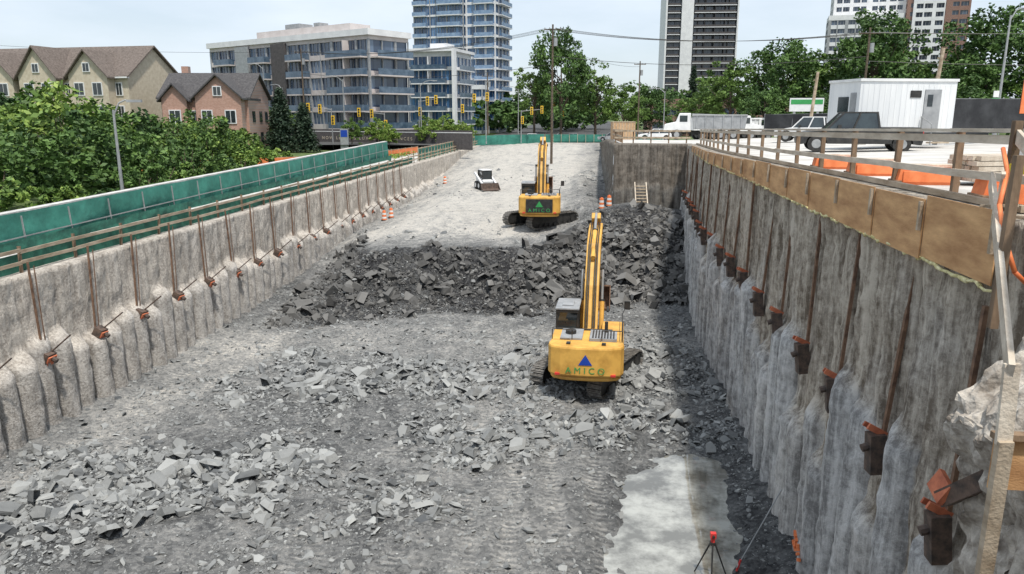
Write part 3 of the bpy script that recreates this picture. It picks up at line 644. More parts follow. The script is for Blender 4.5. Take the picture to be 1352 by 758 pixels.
    for x in (-.2, -.12, .12, .2):
        pts = [(x, F[0]-.3, F[1]+.35), (x, m1.x-.5, m1.y+.25), (x, K.x-.45, K.y+.42), (x, T.x-.3, T.y+.32)]
        for a, b2 in zip(pts, pts[1:]): mb.cyl(a, b2, .025, n=6, mi=2)
    for s in (-.26, .26): mb.beam((s, *A.lerp(T, .12)), (s, *L1), .05, .14, 2)
    mb.obj('hydraulic_cylinders', [m_yel, m_steel, m_blk], up)
    mb = MB(); c = A+Vector((-.15, -.75)); out_ = []; inn = []
    for k in range(9):
        a = math.radians(75-k*27); out_.append((c.x+.75*math.cos(a), c.y+.68*math.sin(a))); inn.append((c.x+.66*math.cos(a), c.y+.6*math.sin(a)))
    mb.prism(out_+inn[::-1], -.75, .75, 0)
    for x in (-.76, .72): mb.prism(out_, x, x+.04, 0)
    for i in range(5): mb.box((-.66+i*.33, out_[-1][0]-.1, out_[-1][1]+.0), (.12, .35, .09), 1, (.5, 0, 0))
    for s in (-.22, .22): mb.prism([(A.x-.18, A.y-.45), (A.x+.3, A.y-.35), (A.x+.12, A.y+.12), (A.x-.12, A.y+.12)], s-.03, s+.03, 1)
    mb.obj('bucket', [m_rust, m_blk], up)
    if cwblack:
        mb = MB(); mb.bb(-.95, .95, -3.5, -3.452, 1.35, 2.3, 0); mb.obj('rear_panel', [m_blk], up, bevel=.01); yb = -3.505
    else: yb = -3.462
    text('A M I C O', .36, txtc, up, (0, yb, 1.5), (math.pi/2, 0, 0))
    mb = MB(); mb.prism([(-.27, 1.74), (.27, 1.74), (0, 2.17)], yb-.01, yb, 0, ax='y'); mb.obj('logo_triangle', [m_blue if not cwblack else m_grnt], up)
    return g
def fz(x, y): return float(floor_h(np.array([float(x)]), np.array([float(y)]))[0])
excavator((.15, 31.9, fz(.1, 31.6)-.02), -.045, -.42, (3.0, 5.2), (5.3, 5.95), (7.2, 2.7), m_grnt)
excavator((-3.6, 57, fz(-3.6, 57)+.0), .03, -.75, (2.2, 5.0), (4.2, 5.75), (6.4, 3.2), m_grnt, True)

# ------------------------------------------------------------------ small machines & vehicles
def wheel(mb, x, y, z, r, w, mt=0, mh=1):
    mb.cyl((x-w/2, y, z), (x+w/2, y, z), r, n=20, mi=mt); mb.cyl((x-w/2-.01, y, z), (x+w/2+.01, y, z), r*.55, n=14, mi=mh)
g = empty('skid_steer_loader', (-11.0, 80, fz(-11, 80)), math.pi+.45); mb = MB()
for x in (-.75, .75):
    for y in (-.55, .55): wheel(mb, x, y, .42, .42, .3)
mb.obj('wheels', [m_tire, m_white], g)
mb = MB(); mb.prism([(-1.4, .45), (1.0, .4), (1.1, .9), (.5, 1.1), (-1.3, 1.35), (-1.5, 1.1)], -.55, .55, 0)
for x in (-.85, .65): mb.prism([(-1.5, 1.5), (-1.1, 1.75), (1.4, .75), (1.55, .4), (1.35, .35), (1.2, .65), (-1.1, 1.5)], x, x+.2, 0)
mb.obj('chassis_and_arms', [m_white], g, bevel=.03)
mb = MB(); mb.prism([(-.8, 1.25), (.65, 1.0), (.7, 1.9), (-.7, 2.0)], -.46, .46, 0)
for x in (-.5, .5):
    for a, b2 in (((-.8, 1.2), (-.7, 2.05)), ((.68, 1.0), (.72, 1.95)), ((-.7, 2.03), (.72, 1.95))): mb.beam((x, *a), (x, *b2), .08, .08, 1)
mb.bb(-.55, .55, -.72, .75, 1.98, 2.06, 2); mb.obj('cab', [m_glassd, m_blk, m_white], g)
mb = MB(); mb.prism([(1.5, .75), (1.55, .1), (2.3, .05), (1.65, .2), (1.6, .75)], -.95, .95, 0)
for x in (-.97, .93): mb.prism([(1.5, .75), (1.55, .1), (2.3, .05)], x, x+.04, 0)
mb.obj('bucket', [m_dsteel], g)

def car(name, loc, rz, paint, kind='car'):
    g = empty(name, loc, rz); mb = MB()
    L = 4.6 if kind == 'car' else 5.6; hx = .9 if kind == 'car' else 1.0; h = L/2; s = 1.0 if kind == 'car' else 1.18
    r = .33 if kind == 'car' else .4
    def arch(yc): return [(yc+(r+.08)*math.cos(math.pi*k/6), r+(r+.08)*math.sin(math.pi*k/6)) for k in range(7)]
    fr = [(-h, .45*s), (-h+.05, .85*s), (-h+.2, .95*s), (h-1.2, .92*s), (h-.25, .78*s), (h, .55*s), (h-.05, .3*s)]+arch(h-.9)+arch(-h+.9)+[(-h+.05, .3*s)]
    mb.prism(fr, -hx, hx, 0); mb.obj('body', [paint], g, bevel=.03)
    mb = MB(); a0, a1, b0, b1 = (-1.9, 1.0, -1.3, .3) if kind == 'car' else (-.9, 1.5, -.75, .75)
    zt = 1.45*s+(.15 if kind != 'car' else 0); zs = .9*s
    v = [(-hx+.06, a0, zs), (hx-.06, a0, zs), (hx-.06, a1, zs), (-hx+.06, a1, zs), (-hx+.22, b0, zt), (hx-.22, b0, zt), (hx-.22, b1, zt), (-hx+.22, b1, zt)]
    mb.add(v, [(3, 2, 1, 0), (4, 5, 6, 7), (0, 1, 5, 4), (1, 2, 6, 5), (2, 3, 7, 6), (3, 0, 4, 7)], 0)
    mb.bb(-hx+.2, hx-.2, b0-.04, b1+.04, zt-.01, zt+.05, 1)
    for sx in (-1, 1):
        for (ya, yb2) in ((a0, b0), (a1, b1), ((a0+a1)/2, (b0+b1)/2)): mb.beam((sx*(hx-.055), ya, zs), (sx*(hx-.205), yb2, zt), .05, .08, 1)
    mb.obj('greenhouse', [m_glassd, paint], g)
    mb = MB()
    for sx in (-hx+.1, hx-.1):
        for y in (-h+.9, h-.9): wheel(mb, sx, y, r, r, .24)
    mb.obj('wheels', [m_tire, m_steel], g)
    mb = MB()
    for sx in (-hx+.25, hx-.25): mb.bb(sx-.17, sx+.17, h-.28, h-.02, .62*s, .74*s, 0); mb.bb(sx-.14, sx+.14, -h-.01, -h+.03, .7*s, .88*s, 1)
    mb.bb(-.5, .5, h-.12, h+.0, .42*s, .6*s, 2); mb.bb(-hx-.15, -hx, .85, 1.0, .95*s, 1.1*s, 2); mb.bb(hx, hx+.15, .85, 1.0, .95*s, 1.1*s, 2)
    if kind != 'car': mb.bb(-hx+.12, hx-.12, -h+.12, a0-.05, .955*s, 1.0*s, 2)
    mb.obj('lights_and_trim', [m_white, m_red, m_blk], g)
def dump_truck(loc, rz, box=True):
    g = empty('dump_truck', loc, rz); mb = MB()
    for y in (-3.0, -1.7, 2.8):
        for sx in (-1.0, 1.0): wheel(mb, sx, y, .52, .52, .35)
    mb.bb(-.4, .4, -3.7, 3.4, .6, .85, 0); mb.obj('wheels_and_frame', [m_tire, m_steel], g)
    mb = MB(); mb.prism([(1.4, .8), (1.4, 2.75), (2.6, 2.75), (2.95, 1.85), (4.1, 1.6), (4.25, .8)], -1.1, 1.1, 0); mb.obj('cab', [m_white], g, bevel=.08)
    mb = MB(); mb.bb(-1.115, 1.115, 1.75, 2.55, 1.85, 2.5, 0); mb.prism([(2.66, 2.6), (2.95, 1.95), (2.97, 1.95), (2.68, 2.62)], -.95, .95, 0); mb.bb(-.6, .6, 4.2, 4.27, .9, 1.5, 1); mb.obj('glazing_and_grille', [m_glassd, m_steel], g)
    mb = MB(); mb.prism([(-4.1, 1.1), (1.1, 1.1), (1.3, 2.7), (-4.3, 2.5)], -1.25, 1.25, 0)
    for i in range(6):
        for sx in (-1.29, 1.29): mb.box((sx, -3.7+i*.9, 1.85), (.07, .12, 1.4), 0)
    mb.bb(-1.32, 1.32, -4.3, 1.3, 2.45, 2.6, 1); mb.obj('dump_box', [m_grey if box else m_white, m_steel], g, bevel=.03)
dump_truck((15.5, 92, gz(15, 92)), -1.35, False); dump_truck((12.0, 84, gz(12, 84)), 1.45); dump_truck((19, 99, gz(19, 99)), -1.2, False)
car('parked_car', (8.6, 104, gz(9, 104)), 1.5, m_white); car('parked_car', (3.6, 128, gz(4, 128)), 1.3, m_grey)
car('pickup_truck', (17.2, 62, gz(17.2, 62)), 1.2, m_white, 'p'); car('pickup_truck', (13.0, 39.5, gz(13, 39.5)), 1.4, m_blk, 'p')
car('parked_car', (-30, 128, 6), 1.2, m_grey); car('parked_car', (-38, 125, 6), 1.2, m_red); car('parked_car', (21, 70, gz(21, 70)), 1.4, m_grey)
car('parked_car', (-12, 154, 6), 1.45, m_white); car('parked_car', (-4, 157, 6), 1.6, m_grey); car('parked_car', (24, 74, gz(24, 74)), 1.4, m_white)
g = empty('tan_storage_box', (4.6, 112, gz(5, 112)), .1); mb = MB(); mb.bb(-1.6, 1.6, -1.2, 1.2, 0, 2.6, 0)
for i in range(8): mb.bb(-1.58+i*.42, -1.48+i*.42, -1.24, -1.205, .05, 2.55, 1)
mb.bb(-1.65, 1.65, -1.25, 1.25, 2.605, 2.7, 1); mb.obj('panels', [M('tan_paint', (.45, .28, .15), (.55, .37, .22), 1), m_wood], g)
def barrel(loc):
    g = empty('construction_barrel', loc); g.scale = (.8, .8, .85); mb = MB(); z = 0
    for k in range(5): mb.cyl((0, 0, z), (0, 0, z+.19), .29-k*.02, .275-k*.02, 16, k % 2); z += .2
    mb.cyl((0, 0, -.02), (0, 0, .06), .38, n=12, mi=2); mb.cyl((0, 0, z-.02), (0, 0, z+.06), .09, n=8, mi=0); mb.obj('drum', [m_orangefl, m_dusty, m_tire], g)
for x, y in ((-18.2, 66), (-17.8, 66.9), (-17.6, 92), (1.0, 60.5), (1.6, 60.9)):
    barrel((x, y, fz(x, y)))
g = empty('timber_stairs', (4.1, 60.8, 4.3), 0); mb = MB()
for s in (-.45, .45): mb.beam((s, -1.3, 0), (s, 1.5, 1.6), .08, .25, 0)
for i in range(7): mb.box((0, -1.1+i*.36, .15+i*.21), (.9, .3, .05), 1)
mb.obj('treads', [m_woodl, m_wood], g)
g = empty('timber_guardrail'); mb = MB()
for i in range(5): mb.beam((2.1+i*1.45, 64.8, 8.95), (2.1+i*1.45, 64.8, 10.05), .1, .1, 0)
for z in (9.45, 10.0): mb.beam((2.0, 64.7, z), (8.2, 64.7, z), .05, .14, 1)
for i in range(12): mb.beam((2.7, 66+i*2.5, float(zright(66+i*2.5))), (2.7, 66+i*2.5, float(zright(66+i*2.5))+1.1), .1, .1, 0)
for z in (.55, 1.05): mb.beam((2.65, 66, 9+z-.05), (2.65, 93.5, 8.45+z), .05, .14, 1)
mb.obj('posts_and_rails', [m_woodd, m_wood], g)

g = empty('site_office_trailer', (15.9, 43.5, 10.45), .22); mb = MB(); w, d, h = 5.3, 3.0, 2.55
mb.bb(-w/2, w/2, -d/2, d/2, 0, h, 0)
for i in range(17): mb.bb(-w/2+.15+i*.3, -w/2+.18+i*.3, -d/2-.012, -d/2, .05, h-.12, 0)
mb.bb(-w/2-.06, w/2+.06, -d/2-.06, d/2+.06, h+.003, h+.14, 1)
mb.bb(.9, 1.8, -d/2-.05, -d/2-.013, .1, 2.15, 2); mb.bb(1.05, 1.35, -d/2-.06, -d/2-.051, 1.3, 1.9, 3)
mb.bb(.1, .7, -d/2-.04, -d/2-.013, 1.75, 2.1, 4); mb.bb(-w/2-.03, -w/2-.002, -.5, .5, 1.0, 1.8, 3); mb.bb(-w/2-.02, -w/2-.002, -1.2, -.65, .1, 2.0, 2)
mb.bb(-w/2+.2, w/2-.2, -d/2+.2, d/2-.2, -.25, -.003, 3)
for x in (-2.2, 0, 2.2):
    for y in (-1.2, 1.2): mb.bb(x-.2, x+.2, y-.2, y+.2, -.65, -.253, 5)
mb.obj('shell', [m_white2, m_white, m_grey, m_glassd, m_blk, m_conc], g)
mb = MB()
for i in range(3): mb.bb(.8, 1.9, -d/2-.35-i*.3, -d/2-.07-i*.3, -.2-i*.17, -.13-i*.17, 0)
mb.cyl((.8, -d/2-.1, -.4), (.8, -d/2-.1, .8), .025, n=6, mi=1); mb.cyl((.8, -d/2-1, -.6), (.8, -d/2-1, .4), .025, n=6, mi=1); mb.cyl((.8, -d/2-.1, .8), (.8, -d/2-1, .4), .025, n=6, mi=1)
mb.obj('steps', [m_wood, m_steel], g)
def fence(name, p0, p1, z0, h, mat, post=m_steel, seed=0, step=2.5):
    g = empty(name); sheet('screen', p0, p1, z0[0]+.05, z0[0]+h, z0[1]+.05, z0[1]+h, mat, g, .1, seed=seed)
    mb = MB(); n = int(math.dist(p0, p1)/step)
    for i in range(n+1):
        t = i/n; x = p0[0]+(p1[0]-p0[0])*t; y = p0[1]+(p1[1]-p0[1])*t; z = z0[0]+(z0[1]-z0[0])*t; mb.cyl((x, y+.05, z-.1), (x, y+.05, z+h+.1), .035, n=6)
    mb.beam((p0[0], p0[1]+.05, z0[0]+h), (p1[0], p1[1]+.05, z0[1]+h), .05, .05); mb.obj('fence_posts', [post], g)
m_bscreen = M('black_screen', (.014, .015, .018), (.04, .042, .046), 1, .8, .4, 3)
fence('screened_fence', (19.2, 46), (36, 54), (10.2, 10.3), 2.0, m_bscreen, seed=5)
fence('screened_fence', (16.5, 76), (32, 66), (9.3, 9.6), 2.0, m_bscreen, seed=6)
fence('orange_snow_fence', (-42, 62), (-27, 78), (6.0, 5.9), 1.2, m_orangefl, m_wood, 8)
fence('orange_snow_fence', (-27, 84), (-24.5, 108), (5.9, 5.9), .9, m_orangefl, m_wood, 9)
g = empty('speed_limit_sign', (10.15, 19.0, 10.0), .0); mb = MB(); mb.bb(-.04, .04, -.03, .03, 0, 2.05, 1); mb.bb(-.35, .35, -.055, -.035, 1.4, 2.15, 0)
mb.bb(-.36, .36, -.034, -.031, 1.39, 2.16, 1); mb.obj('panel', [m_orangefl, m_blk], g); text('MAXIMUM', .13, m_blk, g, (0, -.06, 2.02), (math.pi/2, 0, 0)); text('10', .45, m_blk, g, (0, -.06, 1.68), (math.pi/2, 0, 0))
def lamp(loc, h, arm, rz=0):
    g = empty('street_lamp', loc, rz); mb = MB(); mb.cyl((0, 0, 0), (0, 0, h), .11, .06, 10)
    pts = [(0, 0, h-.3), (arm*.4, 0, h+.35), (arm*.8, 0, h+.5), (arm, 0, h+.48)]
    for a, b2 in zip(pts, pts[1:]): mb.cyl(a, b2, .045, n=8)
    mb.box((arm+(.3 if arm > 0 else -.3), 0, h+.46), (.75, .28, .14), 1)
    mb.cyl((0, 0, 0), (0, 0, .5), .18, .15, 10, 0); mb.obj('pole_and_head', [m_steel, m_grey], g); return g
lamp((-25.6, 39.5, 5.8), 5.8, .8, .3)
g = lamp((29.5, 60, 9.6), 8.6, 1.0, .3); mb = MB(); mb.bb(-.75, -.1, -.14, -.1, 2.2, 2.9, 0); mb.bb(-.65, -.2, -.14, -.1, 2.95, 3.4, 1); mb.obj('parking_sign_panel', [m_grnt, m_white], g); text('P', .5, m_white, g, (-.42, -.15, 2.55), (math.pi/2, 0, 0))
for x, y, h in ((-51, 118, 12.5), (-44, 108, 9), (-38, 117, 10.5), (-27, 122, 10), (-14, 150, 10), (-8, 165, 9), (12, 130, 9), (-19, 140, 11)): lamp((x, y, 6), h, random.choice([-2, 2]), random.uniform(-.6, .6))
def upole(loc, h, tilt=0, xf=True):
    g = empty('utility_pole', loc); mb = MB(); mb.cyl((0, 0, 0), (tilt, 0, h), .17, .11, 10, 0); mb.beam((-1.1+tilt, 0, h-.6), (1.1+tilt, 0, h-.6), .1, .12, 0)
    for x in (-1, -.4, .4, 1): mb.cyl((x+tilt, 0, h-.52), (x+tilt, 0, h-.35), .05, n=6, mi=1)
    if xf: mb.cyl((.35+tilt, 0, h-2.6), (.35+tilt, 0, h-1.6), .25, n=12, mi=1)
    mb.obj('pole_and_crossarm', [m_bark, m_grey], g)
upole((-5.0, 100, 5.0), 17.3); upole((-48.5, 128, 6), 16); upole((30, 90, 8.5), 12); upole((9, 150, 6), 15); upole((-60, 160, 6), 15); upole((-20, 150, 6), 13)
for x, y, z, h in ((16.8, 62, 9.3, 5.2), (21.5, 52, 9.8, 5.6)):
    g = empty('timber_pole', (x, y, z)); mb = MB(); mb.cyl((0, 0, 0), (.35, 0, h), .14, .11, 10); mb.cyl((.35, 0, h-.6), (.1, .1, h-.62), .04, n=6); mb.obj('pole', [m_wood], g)
mb = MB()
def wire(p, q, sag, r=.022):
    p = Vector(p); q = Vector(q); pr = p
    for i in range(1, 17):
        t = i/16; c = p.lerp(q, t); c.z -= sag*4*t*(1-t); mb.cyl(pr, c, r, n=5, caps=False); pr = c
for k in (-1, -.4, .4, 1):
    wire((-5+k, 100, 21.8), (30+k, 90, 20), 1.2); wire((-5+k, 100, 21.8), (-48.5+k, 128, 21.5), 1.4); wire((30+k, 90, 20), (95, 75, 22), 1.5)
wire((-5, 100, 18.5), (30, 90, 17.5), 1.0, .03); wire((-5, 100, 17.5), (-48.5, 128, 18), 1.2, .03); wire((-48.5, 128, 21.5), (-120, 100, 24), 1.5); wire((-5, 100, 20), (9, 150, 20), .8); wire((30, 90, 17), (95, 75, 17.5), 1.2, .03)
mb.obj('overhead_power_lines', [m_blk])
m_sigy = M('signal_yellow', (.75, .45, .02), (.85, .55, .05), 3, .5)
def signal(loc, h=5.5, arm=4, rz=0):
    g = empty('traffic_signal', loc, rz); mb = MB(); mb.cyl((0, 0, 0), (0, 0, h), .1, .08, 10, 0); mb.cyl((0, 0, h-.2), (arm, 0, h+.2), .06, .04, 8, 0)
    for x, z in ((arm-.1, h+.1), (0.25, h-1.8), (arm*.5, h-.1)):
        mb.bb(x-.25, x+.25, -.3, -.08, z-.7, z+.7, 1)
        for k in range(3): mb.cyl((x, -.36, z-.42+k*.42), (x, -.3, z-.42+k*.42), .15, n=10, mi=2)
    mb.obj('pole_and_heads', [m_steel, m_sigy, m_blk], g)
signal((-21.5, 128, 6), 8.0, 4.5); signal((-33, 122, 6), 5.5, -4); signal((-40, 117, 6), 6.2, -3.5); signal((-13, 145, 6), 6, 4); signal((-28, 125, 6), 7.5, 3); signal((-6, 160, 6), 7, -3)
g = empty('pylon_sign', (-36.5, 112, 6)); mb = MB(); mb.bb(-.6, .6, -.15, .15, 0, 3.2, 0); mb.bb(-.5, .5, -.17, -.155, 2.0, 3.0, 1); mb.obj('panel', [m_grey, m_blue], g)
g = empty('advertising_sign', (21.3, 80, 9), -.1); mb = MB(); mb.bb(-1.6, 1.6, -.1, .1, 2.6, 3.9, 0); mb.bb(-1.5, 1.5, -.12, -.105, 3.3, 3.75, 1); mb.bb(-1.2, -1.0, -.08, .08, 0, 2.6, 2); mb.bb(1.0, 1.2, -.08, .08, 0, 2.6, 2); mb.obj('panel', [m_white, m_grnt, m_steel], g)
mb = MB(); mb.add([(-160, 109, 0), (-22, 112, 0), (-22, 124, 0), (-160, 121, 0)], [(0, 1, 2, 3)], 0); mb.obj('street', [m_asph], loc=(0, 0, 6.85))
mb = MB(); mb.add([(-24, 152, 0), (16, 152, 0), (10, 900, 0), (-40, 900, 0)], [(0, 1, 2, 3)], 0); mb.obj('street', [m_asph], loc=(0, 0, 6.01))
mb = MB()
for i in range(40): mb.bb(-8.1-i*.12, -7.95-i*.12, 155+i*8, 159+i*8, 6.014, 6.018)
mb.obj('lane_markings', [m_white])

# ------------------------------------------------------------------ buildings
def block(g, name, x0, x1, y0, y1, z0, nf, fh, bay, mw, ms, mp=None, band=.32, pier=.35, balc=None, mb_rail=None, skip=0):
    mp = mp or ms; mb = MB(); zt = z0+nf*fh
    mb.bb(x0+.25, x1-.25, y0+.25, y1-.25, z0, zt-.02, 0)
    for k in range(nf+1):
        z = z0+k*fh; b2 = band*fh if k < nf else band*fh*1.3
        mb.bb(x0, x1, y0, y1, z-.1, z-.1+b2, 1)
    nx = max(1, round((x1-x0)/bay)); ny = max(1, round((y1-y0)/bay))
    for i in range(nx+1):
        x = x0+(x1-x0)*i/nx; wv = pier*(1.6 if i % 4 == 0 else (1 if i % 2 == 0 else .35))
        mb.bb(max(x0-.03, x-wv/2), min(x1+.03, x+wv/2), y0-.03, y0+.3, z0, zt, 2)
        mb.bb(max(x0-.03, x-wv/2), min(x1+.03, x+wv/2), y1-.3, y1+.03, z0, zt, 2)
        if i < nx:
            for q in (.33, .66):
                xm = x+(x1-x0)/nx*q; mb.bb(xm-.04, xm+.04, y0+.16, y0+.26, z0, zt-.1, 3)
    for i in range(ny+1):
        y = y0+(y1-y0)*i/ny; wv = pier if i % 2 == 0 else pier*.35
        mb.bb(x0-.035, x0+.3, max(y0-.025, y-wv/2), min(y1+.025, y+wv/2), z0, zt, 2); mb.bb(x1-.3, x1+.035, max(y0-.025, y-wv/2), min(y1+.025, y+wv/2), z0, zt, 2)
    if balc:
        for (a, b2, side, dep) in balc:
            for k in range(1+skip, nf):
                z = z0+k*fh
                if side == 'f': bx = (a, b2, y0-dep, y0-.035)
                elif side == 'r': bx = (x1+.04, x1+dep, a, b2)
                else: bx = (x0-dep, x0-.04, a, b2)
                mb.bb(*bx, z-.1, z+.12, 1)
                rl = (bx[0], bx[1], bx[2], bx[2]+.06) if side == 'f' else ((bx[1]-.06, bx[1], bx[2], bx[3]) if side == 'r' else (bx[0], bx[0]+.06, bx[2], bx[3]))
                mb.bb(*rl, z+.125, z+1.1, 4)
                if side == 'f':
                    for xx in (bx[0], bx[1]-.05): mb.bb(xx, xx+.05, bx[2]+.061, bx[3], z+.125, z+1.09, 4)
                    n_ = max(1, int((b2-a)/4))
                    for q in range(1, n_): xx = a+(b2-a)*q/n_; mb.bb(xx-.06, xx+.06, bx[2]+.1, bx[3], z+.125, z+fh-.12, 1)
    mb.obj(name, [mw, ms, mp, m_grey, mb_rail or m_glassd], g); return zt
m_glB = win_mat('tower_glazing', (.02, .065, .15), (.13, .28, .50), (1.4, 1.4, 2.95))
m_glC = win_mat('midrise_glazing', (.022, .042, .085), (.15, .21, .30), (1.3, 1.3, 2.85))
m_glD = win_mat('dark_glazing', (.012, .02, .035), (.08, .11, .16), (1.6, 1.6, 2.87))
m_rail = M('balcony_glass', (.05, .085, .13), (.12, .17, .23), 1, .12)
m_railw = M('frosted_balcony_glass', (.14, .22, .35), (.26, .36, .49), 1, .2)
m_beige = M('precast_beige', (.49, .44, .42), (.59, .54, .52), .6, .85)
m_wht = M('precast_white', (.64, .64, .65), (.76, .76, .76), .6, .85)
m_dkbrick = M('charcoal_brick', (.06, .055, .055), (.10, .09, .09), 3, .9)
ang = math.atan2(123-147, -34.7+74)
g = empty('midrise_apartment_building', (-74, 147, 6), ang)
zt = block(g, 'main_floors', 0, 45, 0, 9, 0, 6, 2.85, 3.0, m_glC, m_beige, m_grey, .3, .4, balc=[(3, 8, 'f', 1.3), (14, 19, 'f', 1.3), (25, 30, 'f', 1.3), (36, 44.6, 'f', 1.5), (.5, 8.5, 'r', 1.6)], mb_rail=m_rail)
mb = MB(); mb.bb(-.4, 45.4, -.4, 9.4, zt+.55, zt+1.5, 0); mb.bb(12, 38, 2.5, 7, zt+1.505, zt+3.0, 1); mb.bb(20, 24, 3, 6, zt+3.005, zt+3.9, 2); mb.bb(28, 29.5, 3, 5, zt+3.005, zt+3.7, 2)
mb.bb(-.1, 30, -.12, -.04, 0, 3.4, 3); mb.bb(9, 13, -.5, -.04, 0, zt+.3, 2); mb.bb(20, 24, -.5, -.04, 0, zt+.3, 3); mb.obj('parapet_and_penthouse', [m_wht, m_beige, m_grey, m_dkbrick], g)
block(g, 'end_wing', -4, -.1, 3, 9, 0, 6, 2.85, 2.5, m_glB, m_grey, m_grey, .2, .2)
g = empty('white_framed_apartment_block', (-41, 172, 6), -.18)
zt = block(g, 'floors', 0, 11, 0, 12, 0, 6, 2.95, 2.6, m_glB, m_wht, m_wht, .28, .45, balc=[(1.5, 9.5, 'f', 1.5), (1, 11, 'r', 1.2)], mb_rail=m_rail)
mb = MB(); mb.bb(-.6, 11.8, -1.6, 12.3, zt+.9, zt+1.5, 0); mb.bb(-.6, 0, -1.6, -.1, 3, zt+.9, 0); mb.bb(11.2, 11.8, -1.6, -.1, 3, zt+.9, 0); mb.bb(4, 8, 4, 9, zt+1.51, zt+3, 0); mb.obj('roof_frame', [m_wht], g)
g = empty('residential_tower', (-51.5, 226, 6), -.22)
block(g, 'left_volume', 0, 15.5, 0, 16, 0, 28, 2.95, 2.8, m_glB, m_wht, m_grey, .18, .25, balc=[(.3, 4.5, 'f', 1.6), (8, 15, 'f', 1.7)], mb_rail=m_railw)
block(g, 'right_volume', 15.55, 24.5, 1.5, 14, 0, 26, 2.95, 2.8, m_glB, m_wht, m_wht, .24, .6, balc=[(18.5, 24, 'f', 1.4), (3, 12, 'r', 1.5)], mb_rail=m_railw)
block(g, 'podium', 4, 24, -8, -2.5, 0, 4, 3.0, 3, m_glB, m_wht, m_grey, .3, .4)
g = empty('concrete_residential_tower', (30.5, 335, 6), .02)
block(g, 'slab', 0, 28, 0, 22, 0, 32, 2.85, 3.2, m_glD, m_dkbrick, m_dkbrick, .42, .3, balc=[(.3, 5.0, 'f', 1.6), (11, 27.5, 'f', 1.6)], mb_rail=m_dkbrick)
mb = MB(); mb.bb(5.6, 10.4, -2.2, -.1, 0, 93, 0); mb.bb(-.8, -.1, -1.7, 20, 0, 93, 0); mb.bb(28.1, 28.7, -1.7, 20, 0, 93, 0)
for k in range(32):
    mb.bb(.0, 5.3, -1.66, -1.61, 2.85*k+.0, 2.85*k+.28, 0); mb.bb(10.8, 27.8, -1.66, -1.61, 2.85*k, 2.85*k+.28, 0)
mb.obj('white_piers', [m_wht], g)
g = empty('brick_and_white_apartment_building', (88, 305, 6), -.22)
block(g, 'white_wing', 0, 24, 0, 18, 0, 17, 2.9, 3.0, m_glD, m_wht, m_wht, .45, 1.2)
block(g, 'brick_wing', 24.1, 44, -3, 16, 0, 18, 2.9, 3.2, m_glD, m_brickd, m_brickd, .5, 1.3)
block(g, 'white_top', 26, 36, -3.6, -3.1, 20, 11, 2.9, 3.2, m_glD, m_wht, m_wht, .45, 1.2)
block(g, 'low_wing', -2, 22, -12, -.2, 0, 13, 2.9, 3.2, m_glD, m_wht, m_grey, .45, 1.1)
g = empty('hoarding_wall', (-55, 127, 6), ang*.55); mb = MB()
for i in range(16): mb.bb(i*2.44, i*2.44+2.42, 0, .08, 0, 2.9, 0)
mb.bb(0, 39, -.02, -.004, 2.5, 2.6, 1); mb.obj('panels', [m_dkbrick, m_white], g)
text('N O W   L E A S I N G   L U X U R Y   R E S I D E N C E S', .7, m_stucco, g, (20, -.03, 1.5), (math.pi/2, 0, 0))
def gable(mb, x0, x1, y0, y1, z0, ze, zr, wm, rm, along='y', ov=.45):
    sw = along == 'x'
    def P(a, b_, z): return (b_, a, z) if sw else (a, b_, z)
    a0, a1, b0, b1 = (x0, x1, y0, y1) if not sw else (y0, y1, x0, x1); c = (a0+a1)/2
    mb.add([P(a0, b0, z0), P(a1, b0, z0), P(a1, b0, ze), P(c, b0, zr-.1), P(a0, b0, ze), P(a0, b1, z0), P(a1, b1, z0), P(a1, b1, ze), P(c, b1, zr-.1), P(a0, b1, ze)],
           [(0, 1, 2, 3, 4), (9, 8, 7, 6, 5), (0, 5, 6, 1), (1, 6, 7, 2), (4, 9, 5, 0), (2, 7, 8, 3), (3, 8, 9, 4)], wm)
    sl = (zr-ze)/(c-a0)
    for e in (a0-ov, a1+ov):
        zl = ze-ov*sl; t = .22
        mb.add([P(c, b0-ov, zr), P(e, b0-ov, zl), P(e, b1+ov, zl), P(c, b1+ov, zr), P(c, b0-ov, zr+t), P(e, b0-ov, zl+t), P(e, b1+ov, zl+t), P(c, b1+ov, zr+t)],
               [(0, 1, 2, 3), (7, 6, 5, 4), (0, 4, 5, 1), (1, 5, 6, 2), (2, 6, 7, 3), (3, 7, 4, 0)], rm)
def win(mb, x, y, z, w, h, fm, gm):
    mb.bb(x-w/2-.12, x+w/2+.12, y-.07, y+.05, z-h/2-.12, z+h/2+.12, fm); mb.bb(x-w/2, x-.04, y-.09, y-.071, z-h/2, z+h/2, gm); mb.bb(x+.04, x+w/2, y-.09, y-.071, z-h/2, z+h/2, gm)
g = empty('townhouse_row', (-93.5, 103, 6.8), -.12); mb = MB(); mats = [m_stucco, m_shingle, m_white, m_glassd, m_brick]
gable(mb, 0, 32, 0, 11, 0, 9.6, 13.6, 0, 1, 'x')
for i, x in enumerate((2, 9, 16, 24)):
    gable(mb, x, x+6, -1.4, 6.2, 0, 9.6, 13.3-(i % 2)*.6, 0, 1, 'y')
    for z in (1.8, 4.8, 7.8):
        for dx in (1.6, 4.4): win(mb, x+dx, -1.45, z, 1.3, 1.5, 2, 3)
    win(mb, x+3, -1.45, 10.6, .9, 1.0, 2, 3)
    for z in (1.8, 4.8, 7.8): win(mb, x+6.6, -.05, z, .8, 1.5, 2, 3)
mb.bb(-.3, 32.3, -.5, -.05, 9.2, 9.4, 2); mb.obj('walls_roof_windows', mats, g)
g = empty('brick_house', (-55.5, 96, 6.6), .12); mb = MB()
